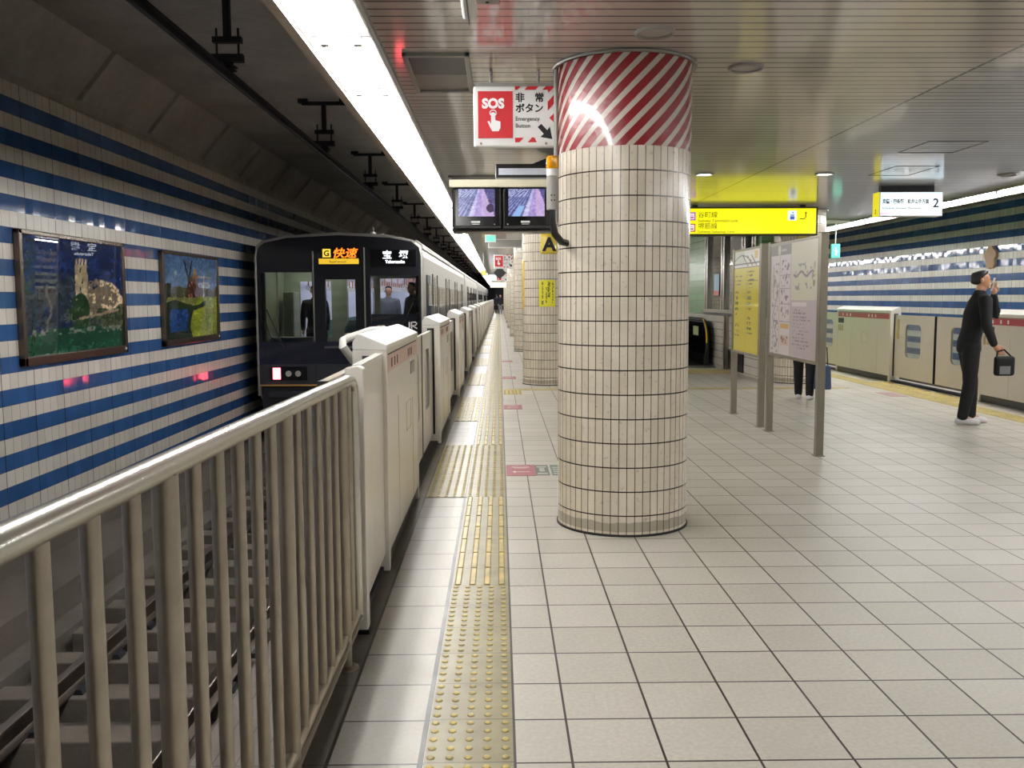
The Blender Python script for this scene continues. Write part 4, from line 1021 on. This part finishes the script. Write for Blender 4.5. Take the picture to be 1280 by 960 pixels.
# exit lamp
r = empty('exit_lamp', (6.42, 17.6, 2.33), 'small green lit exit lamp hanging from a rod over the right side', 'exit sign')
m = MB(); m.box(-.085, .085, -.036, .04, -.135, .135); m.build('case', plain('exit_case', (120, 190, 172), .4), r, bevel=.006)
m = MB(); m.box(-.08, .08, -.040, -.036, -.13, .13); m.build('lit_face', glow('exit_green', (110, 236, 206), 1.1), r)
m = MB(); m.prism([(-.03, -.07), (.0, -.02), (-.04, .0), (-.03, .02), (.02, .02), (.05, -.02), (.02, -.03), (.03, -.09)], 'y', -.044, -.04); m.cyl((.0, -.044, .05), (.0, -.04, .05), .02, 10); m.build('running_figure', MT['white_ink'], r)
MB().cyl((0, 0, .135), (0, 0, .59), .012, 10).build('rod', MT['white'], r, smooth=True)
m = MB(); m.box(-.25, .25, -.05, .05, .52, .585); m.build('ceiling_block', plain('block_beige', (190, 186, 168), .5), r, bevel=.02)

# small hanging things far down the platform
def far_sign(x, y, w, h, z, face, name, label, cat, diamond=False):
    r = empty(name, (x, y, z), label, cat)
    if diamond: m = MB(); m.prism([(-w, 0), (0, -h), (w, 0), (0, h)][::-1], 'y', -.03, .03); m.build('panel', face, r)
    else:
        m = MB(); m.box(-w, w, -.06, .06, -h, h); m.build('case', MT['white'], r); m = MB(); m.box(-w + .02, w - .02, -.066, -.06, -h + .02, h - .02); m.build('face', face, r)
    m = MB(); m.cyl((0, 0, h * .9), (0, 0, CEIL - z), .015, 8); m.build('rod', MT['grey_paint'], r)
far_sign(-.18, 20.0, .12, .08, 2.74, glow('far_green', (120, 236, 200), 1.0), 'exit_lamp', 'small green lit lamp hanging just below the monitors, far off', 'exit sign')
far_sign(.02, 31.0, .22, .22, 2.30, MT['dark'], 'diamond_sign', 'black diamond shaped sign hanging far down the left platform', 'sign', True)
far_sign(.05, 46.0, .55, .16, 2.45, glow('far_white', (226, 236, 250), 1.2), 'platform_sign', 'white lit hanging sign far down the left platform', 'sign')
far_sign(.02, 60.0, .6, .18, 2.3, glow('far_cream', (250, 244, 214), 1.3), 'platform_sign', 'cream lit hanging sign, the furthest one down the left platform', 'sign')
far_sign(.15, 21.5, .40, .10, 2.72, MT['grey_paint'], 'hanging_panel', 'grey hanging panel under the ceiling beyond the monitors', 'sign')
r = empty('round_lamp', (-.50, 30.0, 2.27), 'small round yellow lamp hanging beside the left strip lights, far off', 'lamp')
m = MB(); m.cyl((0, -.05, 0), (0, .05, 0), .10, 20); m.build('rim', MT['dark'], r)
m = MB(); m.cyl((0, -.056, 0), (0, -.05, 0), .075, 20); m.build('face', glow('round_yellow', (252, 226, 90), 1.2), r)
m = MB(); m.cyl((0, 0, .09), (0, 0, .65), .012, 8); m.build('rod', MT['grey_paint'], r)

# ------------------------------------------------------------------ information boards
def rows(p, x0, x1, v0, v1, pitch, col, seed, fill=.45, sc=60):
    n = vnoise(p.u, p.v, sc, seed); L = vnoise(np.zeros_like(p.u), np.floor(p.v / pitch), 1.37, seed + 5)
    p.put((p.u > x0) & (p.u < x0 + (x1 - x0) * (.45 + .55 * L)) & (p.v > v0) & (p.v < v1) & (((p.v / pitch) % 1) > .45) & (n > fill), col)
def board_a(u, v):
    p = Pic(u, v, (200, 186, 38)); p.rect(0, 1, .83, 1, (222, 220, 214)); p.rect(0, .42, .86, 1, (196, 200, 186))
    p.put((abs(v - .87 - .0 * u) < .006) & (v > .83), (50, 50, 54)); p.put((v > .8295) & (v < .838), (60, 56, 30))
    for s in (.45, .62, .78): p.put((abs((u - s) + (v - .9) * 2.0) < .018) & (v > .84) & (v < .95), (40, 42, 50))
    p.rect(.8, .93, .91, .985, (206, 176, 96)); p.put((abs(v - .905 - .05 * np.sin(u * 5)) < .006) & (u < .7) & (v > .84), (90, 90, 90))
    p.put((abs(u - .5) < .006) & (v < .8) & (v > .05), (150, 140, 40))
    rows(p, .05, .45, .66, .76, .045, (54, 52, 30), 31); rows(p, .05, .2, .36, .62, .055, (54, 52, 30), 32, .4); rows(p, .05, .3, .15, .3, .055, (54, 52, 30), 33, .55)
    rows(p, .55, .95, .66, .80, .045, (54, 52, 30), 34, .38); rows(p, .55, .78, .40, .64, .055, (54, 52, 30), 35, .4); rows(p, .55, .8, .18, .36, .05, (54, 52, 30), 36, .4)
    p.put((abs(v - .70) < .003) & (u > .55) & (u < .95), (90, 86, 40)); return p.c
def board_b(u, v):
    p = Pic(u, v, (204, 196, 198)); p.rect(0, .47, .90, 1, (128, 126, 116)); p.put((np.hypot(u - .2, (v - .95) * .8) < .035), (196, 194, 184)); p.put((abs(v - .945) < .01) & (u > .25) & (u < .36), (180, 176, 168))
    p.rect(.47, 1, .50, 1.0, (198, 196, 180)); p.rect(.47, 1, 0, .50, (178, 166, 172))
    for s in (.02, .22, .46): p.put((abs(u - s) < .005) & (v < .9), (150, 144, 146))
    n = vnoise(u, v, 50, 41)
    p.put((abs(u - .12 - .05 * np.sin(v * 14)) < .008) & (v < .82) & (v > .06), (120, 130, 150)); p.put((u > .05) & (u < .2) & (v < .84) & (n > .70), (120, 116, 124))
    p.put((abs(u - .07) < .012) & (v > .5) & (v < .8), (170, 176, 130))
    for a in (.30, .46, .6, .72): p.put((abs(v - a) < .004) & (u > .22) & (u < .46), (130, 124, 128))
    p.put((u > .25) & (u < .43) & (v > .3) & (v < .86) & (vnoise(u, v, 40, 42) > .66), (112, 108, 116))
    p.rect(.25, .44, .235, .285, (206, 158, 84)); p.rect(.25, .44, .08, .18, (206, 176, 160)); p.put((u > .27) & (u < .42) & (v > .1) & (v < .17) & (n > .6), (120, 90, 90))
    p.put((u > .52) & (u < .93) & (v > .6) & (v < .8) & (abs(v - .72 - .02 * np.sin(u * 30)) < .012), (110, 104, 118)); p.put((u > .52) & (u < .95) & (v > .58) & (v < .82) & (vnoise(u, v, 30, 43) > .7), (140, 136, 146))
    p.put((np.hypot(u - .93, (v - .64) * .7) < .02), (120, 110, 50)); p.put((abs(u - .95) < .03) & (v > .66) & (v < .78) & (n > .5), (200, 196, 120))
    rows(p, .52, .95, .06, .40, .03, (128, 116, 124), 44, .5); p.rect(.5, .8, .44, .475, (206, 200, 206)); rows(p, .56, .75, .36, .44, .03, (96, 88, 98), 45, .4); return p.c
MT['post'] = plain('board_post_steel', (136, 130, 116), .35, .7)
def info_board(ya_, yb_, z0, z1, fn, label, w=.035):
    """ya_ far post, yb_ near post; panel faces -X"""
    r = empty('information_board', (2.95, (ya_ + yb_) / 2, 0), label, 'information board')
    L = (ya_ - yb_) / 2
    for s in (-1, 1):
        m = MB(); m.box(-w, w, s * L - w, s * L + w, 0, z1 + .03); p = m.build('post', MT['post'], r, bevel=.006)
        m = MB(); m.box(-w - .012, w + .012, s * L - w - .012, s * L + w + .012, 0, .008); m.build('base_plate', MT['post'], p)
    m = MB(); m.box(-.025, .025, -L + w, L - w, z0, z1); m.build('panel', plain('panel_back_grey', (168, 166, 158), .4), r)
    m = MB()
    for (a, b, c, d) in ((-L + w, L - w, z0 - .02, z0 + .015), (-L + w, L - w, z1 - .015, z1 + .01)): m.box(-.034, .034, a, b, c, d)
    for s in (-1, 1): m.box(-.034, .034, *sorted((s * (L - w), s * (L - w - .02))), z0, z1)
    m.build('panel_frame', MT['post'], r, bevel=.003)
    painted('printed_sheet', fn, 110, 150, MT['print'], r, (-.028, L - w - .02, z0 + .015), (0, -2 * (L - w - .02), 0), (0, 0, z1 - z0 - .03))
    return r
info_board(11.48, 10.27, .80, 2.03, board_a, 'free-standing yellow information board between two steel posts')
info_board(9.95, 8.37, .86, 2.02, board_b, 'free-standing pale map and timetable board between two steel posts, nearer the camera')

# ------------------------------------------------------------------ floor stickers
def floor_sign(y0, n, label, big=True):
    m = MB(); m.box(.052, .30, y0, y0 + .50, .0, .0025); o = m.build('floor_sticker', plain('sticker_red_%d' % n, (158, 90, 98), .45), None); tag(o, label, 'floor sticker')
    m = MB()
    for yy in (.16, .36): m.box(.11, .25, y0 + yy, y0 + yy + .02, .0025, .003)
    m.prism([(.10, y0 + .17), (.13, y0 + .12), (.13, y0 + .22)], 'z', .0025, .003); m.tube([(.175 + .075 * math.cos(a), y0 + .38 + .05 * math.sin(a), .003) for a in [2 * PI * i / 16 for i in range(17)]], .004, 5)
    m.build('arrow_mark', plain('sticker_mark_%d' % n, (222, 200, 196), .5), o)
    if big:
        m = MB(); m.box(.30, .415, y0 + .02, y0 + .48, .0, .0025); m.build('grey_part', plain('sticker_grey_%d' % n, (104, 106, 100), .5), o)
        m = MB(); [m.box(.315, .40, y0 + .06 + k_ * .1, y0 + .12 + k_ * .1, .0025, .003) for k_ in (0, 3)]; m.box(.335, .38, y0 + .18, y0 + .34, .0025, .003); m.build('grey_mark', plain('sticker_light_%d' % n, (176, 178, 170), .5), o)
        m = MB(); m.box(.435, .58, y0 + .02, y0 + .48, .0, .0025); m.build('green_part', plain('sticker_green_%d' % n, (110, 122, 110), .5), o)
        m = MB(); [m.box(.45, .56, y0 + .07 + k_ * .09, y0 + .11 + k_ * .09, .0025, .003) for k_ in range(4)]; m.build('green_mark', plain('sticker_pale_%d' % n, (178, 186, 176), .5), o)
floor_sign(7.5, 0, 'faded red and green queue sticker on the floor just left of the nearest column')
floor_sign(12.05, 1, 'small faded red queue sticker on the floor, second from the camera', False)
floor_sign(16.6, 2, 'small faded red queue sticker on the floor, third from the camera, near the second column', False)
floor_sign(21.0, 3, 'small faded red queue sticker on the floor, fourth from the camera', False)
m = MB(); m.box(5.75, 6.0, 13.3, 13.9, 0, .0025); tag(m.build('floor_sticker', plain('sticker_mauve', (176, 140, 140), .5)), 'faded red sticker beside the right hand yellow strip', 'floor sticker')

# ------------------------------------------------------------------ office block and window
OX = 4.62; OY = 16.25; OY1 = 27.5
m = MB(); wy0, wy1, wz0, wz1 = 16.45, 20.55, 1.14, CEIL
m.box(OX, OX + .15, OY, OY1, 0, wz0); m.box(OX, OX + .15, wy1, OY1, wz0, CEIL); m.box(OX, OX + .15, OY, wy0, wz0, CEIL)
m.box(OX + .15, 5.70, OY, OY + .15, 0, CEIL); m.box(5.55, 5.70, OY + .15, OY1, 0, CEIL); m.box(OX + .15, 5.55, OY1 - .15, OY1, 0, CEIL)
struct(m.build('wall_office', MT['office']))
w_ = empty('window_1', (OX, 0, 0), '', ''); del w_['label']; del w_['category']; struct(w_)
m = MB()
m.box(-.05, .06, wy0, wy1, wz0, wz0 + .07); m.box(-.05, .06, wy0, wy1, CEIL - .06, CEIL)
fy = [wy0, 17.15, 18.75, 20.25]
for q in fy: m.box(-.04, .06, q, q + .11, wz0, CEIL); m.box(-.04, .06, q + .19, q + .28, wz0, CEIL)
m.build('window_frame', MT['bright_steel'], w_)
t = NT('office_glass'); t.out(srgb(20, 22, 24), .03, coat=1.0); 
m = MB(); m.box(.02, .03, wy0, wy1, wz0, CEIL); m.build('window_pane', t.m, w_)
m = MB(); m.box(-.07, .02, wy0 - .05, wy1 + .05, wz0 - .05, wz0); m.build('window_sill', MT['dark'], w_)
m = MB(); m.box(-.012, .0, 19.3, 19.75, 1.5, 1.95); o = m.build('window_notice', plain('notice_blue', (176, 208, 226), .5), None); o.location = (OX, 0, 0)
tag(o, 'small pale blue and red notice in the office window', 'notice')
m = MB(); m.box(-.014, -.012, 19.3, 19.75, 1.5, 1.6); m.build('red_strip', plain('notice_red', (206, 120, 120), .5), o)
m = MB(); m.box(-.03, .0, 17.25, 18.35, .03, .40); o = m.build('wall_grille', MT['dark'], None, bevel=.004); o.location = (OX, 0, 0); tag(o, 'dark grey low panel at the foot of the office wall', 'wall panel')
m = MB(); m.box(-.04, .0, 17.2, 18.4, .40, .43); m.build('panel_cap', MT['steel'], o)
m = MB(); m.box(-.05, .0, 18.42, 18.5, 0, 1.1); m.box(-.05, .0, 18.6, 18.68, 0, 1.1); o = m.build('wall_pilaster', MT['steel'], None); o.location = (OX, 0, 0); tag(o, 'steel strip pilaster on the office wall behind the yellow board', 'wall trim')
m = MB(); m.box(5.0, 5.25, 16.2, 16.25, 2.2, 2.55); tag(m.build('letter_plate', MT['yellow']), 'yellow plate at the end of the office block behind the boards', 'sign')

# ------------------------------------------------------------------ escalator
r = empty('escalator', (3.95, 19.55, 0), 'black escalator end with curved handrail in front of the green tiled wall', 'escalator')
for sx in (-.58, .50):
    prof2 = [(.06, .06), (1.0, .06), (6.0, .06), (6.0, .92), (.5, .92)] + [(.5 - .43 * math.sin(a), .49 + .43 * math.cos(a)) for a in [PI * i / 12 for i in range(1, 12)]]
    m = MB(); m.prism(prof2, 'x', sx - .04, sx + .04); b_ = m.build('balustrade', MT['black'], r)
    pts = [(sx, 6.0, .97), (sx, .5, .97)] + [(sx, .5 - .48 * math.sin(a), .49 + .48 * math.cos(a)) for a in [PI * i / 14 for i in range(1, 14)]] + [(sx, .6, .03)]
    MB().tube(pts, .04, 12).build('handrail', MT['rubber'], b_, smooth=True)
    m = MB(); m.box(sx - .06, sx + .06, .1, 6.0, 0, .22); m.build('skirt_panel', MT['dark'], b_, bevel=.01)
    m = MB(); m.box(sx - .0415, sx - .04, .75, 1.3, .62, .82); m.build('warning_sticker', plain('esc_sticker_%d' % (sx > 0), (158, 168, 110), .5), b_)
    pts2 = [(sx - .02, .5 - .512 * math.sin(a), .49 + .512 * math.cos(a)) for a in [PI * i / 14 for i in range(1, 8)]]
    MB().tube([(x, y, z) for x, y, z in pts2], .016, 8).build('yellow_mark', MT['yellow'], b_, smooth=True)
m = MB(); m.box(-.54, .46, .0, 6.0, 0, .02); m.build('comb_plate', MT['iron'], r)
m = MB(); m.box(-.56, .56, -.55, .02, 0, .012); m.build('landing_plate', MT['grey'], r)
m = MB()
for i in range(8): m.box(-.5, .42, 1.2 + i * .4, 1.6 + i * .4, .02, .04 + .12 * i)
m.build('step', MT['iron'], r)

# plaque on the right wall
def outline(cx, cz, pts): return [(cx + a, cz + b) for a, b in pts]
pl = [(-.05, .25), (.03, .25), (.07, .18), (.13, .12), (.14, .02), (.10, -.04), (.11, -.15), (.07, -.24), (.02, -.22), (-.03, -.25), (-.09, -.2), (-.10, -.08), (-.15, .02), (-.14, .12), (-.08, .19)]
m = MB(); m.prism([(20.1 - a * 1.7, 2.30 + b) for a, b in pl][::-1], 'x', WR - .06, WR + .0)
tag(m.build('wall_plaque', plain('plaque_beige', (186, 152, 122), .6)), 'beige rounded cut-out plaque on the right striped wall above the standing person', 'wall plaque')

# ------------------------------------------------------------------ people
MT['skin'] = plain('skin', (196, 146, 116), .5, var=.03); MT['hair'] = plain('hair', (14, 12, 12), .5)
MT['cloth'] = plain('black_cloth', (16, 17, 22), .85, var=.15); MT['navycloth'] = plain('navy_cloth', (20, 24, 44), .85, var=.15)
MT['greycloth'] = plain('grey_cloth', (120, 120, 126), .85, var=.15); MT['shoe'] = plain('white_shoe', (214, 212, 216), .5); MT['dshoe'] = plain('dark_shoe', (20, 18, 18), .4)
def fused(name, chains, m, parent, voxel=.012, smooth=4):
    """one continuous surface: tapered, rounded limbs and an oval trunk merged by a voxel remesh. chains: [(x,y,z,r or (rx,ry)),...]"""
    mb = MB(); N = 18
    for ch in chains:
        pts = [Vector(c[:3]) for c in ch]; rr = [(c[3], c[3]) if np.isscalar(c[3]) else c[3] for c in ch]
        oval = any(abs(a_ - b_) > 1e-6 for a_, b_ in rr)
        # densify
        P_, R2 = [], []
        for i in range(len(pts) - 1):
            k_ = max(1, int((pts[i + 1] - pts[i]).length / .04))
            for j in range(k_):
                f = j / k_; P_.append(pts[i].lerp(pts[i + 1], f)); R2.append(tuple(rr[i][q] * (1 - f) + rr[i + 1][q] * f for q in (0, 1)))
        P_.append(pts[-1]); R2.append(rr[-1])
        # rounded ends
        d0 = (P_[0] - P_[1]).normalized() if len(P_) > 1 else Vector((0, 0, -1)); d1 = -d0 if len(P_) < 2 else (P_[-1] - P_[-2]).normalized()
        r0, r1 = R2[0], R2[-1]
        e0 = [(P_[0] + d0 * min(r0) * math.sin(a_) * (.6 if oval else 1), tuple(q * max(.05, math.cos(a_)) for q in r0)) for a_ in (1.45, 1.1, .7, .35)]
        e1 = [(P_[-1] + d1 * min(r1) * math.sin(a_) * (.6 if oval else 1), tuple(q * max(.05, math.cos(a_)) for q in r1)) for a_ in (.35, .7, 1.1, 1.45)]
        P_ = [q[0] for q in e0] + P_ + [q[0] for q in e1]; R2 = [q[1] for q in e0] + R2 + [q[1] for q in e1]
        rings = []; a = None
        for i, p in enumerate(P_):
            d = (P_[min(i + 1, len(P_) - 1)] - P_[max(i - 1, 0)]).normalized()
            if oval: ax, bx = Vector((1, 0, 0)), Vector((0, 1, 0)) if d.z > 0 else Vector((0, -1, 0))
            else:
                a = d.orthogonal().normalized() if a is None else (a - d * a.dot(d)).normalized(); ax, bx = a, d.cross(a)
            rings.append([p + ax * math.cos(2 * PI * k / N) * R2[i][0] + bx * math.sin(2 * PI * k / N) * R2[i][1] for k in range(N)])
        fs = [tuple(range(N))[::-1]]
        for i in range(len(P_) - 1):
            for k in range(N): fs.append((i * N + k, i * N + (k + 1) % N, (i + 1) * N + (k + 1) % N, (i + 1) * N + k))
        fs.append(tuple(range((len(P_) - 1) * N, len(P_) * N)))
        mb.quad_faces([v for rg in rings for v in rg], fs)
    o = mb.build('tmp', m)
    md = o.modifiers.new('r', 'REMESH'); md.mode = 'VOXEL'; md.voxel_size = voxel; md.use_smooth_shade = True
    s_ = o.modifiers.new('s', 'SMOOTH'); s_.factor = .5; s_.iterations = smooth
    bpy.context.view_layer.update()
    me2 = bpy.data.meshes.new_from_object(o.evaluated_get(bpy.context.evaluated_depsgraph_get()))
    me2.name = name; me2.materials.clear(); me2.materials.append(m)
    bpy.data.objects.remove(o)
    for p in me2.polygons: p.use_smooth = True; p.material_index = 0
    r = bpy.data.objects.new(name, me2); COL.objects.link(r); r.parent = parent; return r
def V(*a): return Vector(a)
def hand(w, d, s, palm_n, curl=.5):
    """finger chains from wrist w in direction d, s = thumb side direction"""
    d = Vector(d).normalized(); s = Vector(s).normalized(); n = d.cross(s).normalized() * palm_n
    w = Vector(w); pc = w + d * .05; out = [[(*w, .024), (*pc, (.032))]]
    tip = pc + d * .035
    for k_, (o_, L) in enumerate(((.027, .068), (.009, .076), (-.009, .07), (-.026, .055))):
        b = pc + d * .03 + s * o_; a1 = b + d * L * .5 + n * L * .2 * curl; a2 = a1 + d * L * .3 + n * L * .45 * curl
        out.append([(*pc, .032), (*b, .0105), (*a1, .0095), (*a2, .008)])
    b = w + d * .025 + s * .03; out.append([(*pc, .032), (*b, .0125), (*(b + d * .03 + s * .018), .0105), (*(b + d * .055 + s * .014 + n * .01), .009)])
    return out
def person(loc, rz, label, legs, arms, top, bottom, shoe, hgt=1.72, lean=0.0, hairlen=0, vx=.012):
    """local frame faces +x; legs/arms are joint positions"""
    r = empty('person', loc, label, 'person', rz=rz); s = hgt / 1.72; r.scale = (s, s, s)
    hx = lean
    spine = [(0, 0, .90, (.10, .15)), (hx * .3, 0, 1.06, (.092, .128)), (hx * .7, 0, 1.25, (.108, .155)), (hx, 0, 1.37, (.095, .165)), (hx, 0, 1.43, (.06, .10)), (hx + .003, 0, 1.46, (.05, .055))]
    ch = [spine, [(hx, 0, 1.42, .056), (hx + .012, 0, 1.54, .05)],
          [(hx + .03, 0, 1.555, (.062, .055)), (hx + .012, 0, 1.60, (.088, .070)), (hx + .006, 0, 1.645, (.092, .074)), (hx, 0, 1.665, (.085, .07))],
          [(hx + .092, 0, 1.615, .009), (hx + .108, 0, 1.59, .011)], [(hx + .075, 0, 1.535, .022), (hx + .07, 0, 1.53, .02)], [(hx + .088, 0, 1.558, .012), (hx + .09, 0, 1.556, .011)]]
    for sy in (-1, 1): ch.append([(hx - .0, sy * .072, 1.585, .012), (hx - .008, sy * .080, 1.615, .014)])
    coat = [[(0, 0, .84, (.125, .172)), (0, 0, .95, (.118, .16))] + [(a, b, c, tuple(q + .02 for q in d)) for a, b, c, d in spine[1:4]] + [(hx, 0, 1.445, (.075, .10)), (hx, 0, 1.475, (.064, .068))]]
    tr = [[(0, 0, .98, (.108, .148)), (0, 0, .84, (.112, .155))]]
    sh = []
    for L in legs:
        hip, kn, an, toe = L
        ch.append([(*hip, .085), (*kn, .052), (*an, .036)]); ch.append([(*an, .036), ((an[0] + toe[0]) / 2, (an[1] + toe[1]) / 2, an[2] - .03, .03), (*toe, .022)])
        mid = tuple((Vector(kn) + Vector(an)) / 2)
        tr.append([(*hip, .098), (*((Vector(hip) + Vector(kn)) / 2), .088), (*kn, .072), (*mid, .066), (*(Vector(an) + V(0, 0, .01)), .058)])
        d = (Vector(toe) - Vector(an)); d.z = 0; d.normalize(); a_ = Vector(an)
        heel = a_ - d * .045; sh.append([(heel.x, heel.y, toe[2] + .018, .036), (a_.x, a_.y, toe[2] + .03, .042), (a_.x + d.x * .08, a_.y + d.y * .08, toe[2] + .018, .042), (a_.x + d.x * .15, a_.y + d.y * .15, toe[2] + .012, .034)])
    for sd, (shd, el, wr, hd, th, pn) in arms.items():
        ch.append([(*shd, .055), (*el, .040), (*wr, .026)])
        for q in hand(wr, hd, th, pn): ch.append(q)
        w2 = Vector(wr) * .92 + Vector(el) * .08
        s2 = Vector(shd); s2.y *= .55
        coat.append([(*s2, .075), (*shd, .072), (*((Vector(shd) + Vector(el)) / 2), .062), (*el, .056), (*w2, .042)])
    fused('body', ch, MT['skin'], r, vx * .66); fused('jacket', coat, top, r, vx); fused('trousers', tr, bottom, r, vx)
    for q in sh: fused('shoe', [q], shoe, r, vx * .8, 2)
    hr = [[(hx - .028, 0, 1.60, (.074, .074)), (hx - .018, 0, 1.65, (.088, .080)), (hx - .006, 0, 1.69, (.082, .074)), (hx + .008, 0, 1.70, (.062, .062))]]
    if hairlen: hr.append([(hx - .055, 0, 1.48, .05), (hx - .04, 0, 1.6, .06)])
    fused('hair', hr, MT['hair'], r, vx * .8, 2)
    m = MB()
    for sy in (-1, 1): m.lathe((hx + .094, sy * .03, 1.612), [(.001, .006), (.008, .0), (.001, -.006)], 8)
    m.build('eyes', MT['ink'], r)
    m = MB(); m.box(hx + .098, hx + .104, -.022, .022, 1.545, 1.551); m.build('mouth', plain('lips', (150, 84, 76), .5), r)
    return r
LEG = lambda dx1=0, dx2=0, toe=0: [((0, -.085, .86), (.03 + dx1 * .5, -.09, .47), (dx1, -.09, .085), (dx1 + .16, -.10, .022)), ((0, .085, .86), (.03 + dx2 * .5, .09, .47), (dx2, .09, .085), (dx2 + .16, .10, .022))]
DOWN = lambda s, f=.0: ((0, s * .185, 1.385), (-.02 + f, s * .23, 1.11), (.05 + f, s * .225, .87), (.1, 0, -1), (1, 0, 0), -s)
# standing person on the right, raising a phone to the face
p1 = person((5.37, 10.42, 0), math.radians(-12), 'person in black clothes and white shoes on the right, holding a phone to the face', LEG(-.06, .07),
            {'l': ((.10, .185, 1.385), (.33, .22, 1.22), (.27, .13, 1.45), (-.1, -.2, 1), (1, 0, 0), -1), 'r': ((.10, -.185, 1.385), (.10, -.25, 1.12), (.20, -.21, .90), (.5, .1, -.6), (1, 0, .5), 1)},
            MT['cloth'], MT['cloth'], MT['shoe'], 1.76, .09, vx=.010)
ph = MB().box(-.005, .005, -.036, .036, -.075, .075).build('phone', MT['white']); ph.location = (5.37 + .27, 10.42 + .04, 1.60); ph.rotation_euler = (0, .2, -.3); tag(ph, 'white phone held at the face of the person on the right', 'phone')
r = empty('shoulder_bag', (5.37 + .24, 10.42 - .30, .60), 'dark shoulder bag hanging at the side of the person on the right', 'bag')
MB().box(-.10, .12, -.04, .04, -.02, .20).build('bag_body', MT['cloth'], r, bevel=.03)
MB().tube([(-.08, 0, .18), (-.06, .02, .25), (.02, .03, .27), (.1, 0, .18)], .01, 8).build('strap', MT['cloth'], r, smooth=True)
MB().box(-.06, .06, -.045, -.038, .0, .09).build('pocket_flap', MT['greycloth'], r, bevel=.004)
p2 = person((4.32, 12.95, 0), math.radians(60), 'person standing behind the map board, only dark trousers and white shoes visible', LEG(.03, .12), {'l': DOWN(1), 'r': DOWN(-1)}, MT['cloth'], MT['cloth'], MT['shoe'], 1.66)
r = empty('tote_bag', (4.56, 12.85, .16), 'blue grey bag carried low by the person behind the map board', 'bag')
MB().prism([(-.12, 0), (.12, 0), (.10, .34), (-.10, .34)], 'y', -.05, .05).build('bag_body', plain('bag_blue', (70, 84, 116), .8), r, bevel=.02)
MB().tube([(-.07, 0, .33), (-.05, 0, .6), (.05, 0, .6), (.07, 0, .33)], .009, 8).build('handle', plain('bag_strap', (60, 70, 96), .8), r, smooth=True)
p3 = person((.10, 81, 0.012), math.radians(-90), 'tiny person in dark top and pale trousers far down the platform', LEG(.05, .2), {'l': DOWN(1), 'r': DOWN(-1)}, MT['cloth'], MT['greycloth'], MT['dshoe'], 1.72)
p4 = person((-.22, 83, 0.012), math.radians(80), 'second tiny person in dark clothes far down the platform beside the gates', LEG(.0, .1), {'l': DOWN(1), 'r': DOWN(-1)}, MT['navycloth'], MT['cloth'], MT['dshoe'], 1.70)
p5 = person((-3.42, 17.15, .05), math.radians(-80), 'person in dark navy uniform inside the left cab window of the train', LEG(.0, .05), {'l': DOWN(1), 'r': DOWN(-1, .05)}, MT['navycloth'], MT['navycloth'], MT['dshoe'], 1.66)
p6 = person((-1.62, 17.3, .05), math.radians(-150), 'person in dark clothes standing by the right windscreen of the train', LEG(.0, .05), {'l': DOWN(1), 'r': DOWN(-1, .05)}, MT['cloth'], MT['navycloth'], MT['dshoe'], 1.72)
p7 = person((-2.35, 19.6, .05), math.radians(-90), 'passenger in a grey top standing inside the train under the hanging straps', LEG(.0, .05), {'l': DOWN(1), 'r': DOWN(-1, .05)}, MT['greycloth'], MT['cloth'], MT['dshoe'], 1.68)
p8 = person((-1.95, 21.0, .05), math.radians(-60), 'passenger in a pale top further inside the train', LEG(.0, .05), {'l': DOWN(1), 'r': DOWN(-1, .05)}, plain('pale_cloth', (190, 190, 196), .8), MT['greycloth'], MT['dshoe'], 1.64)
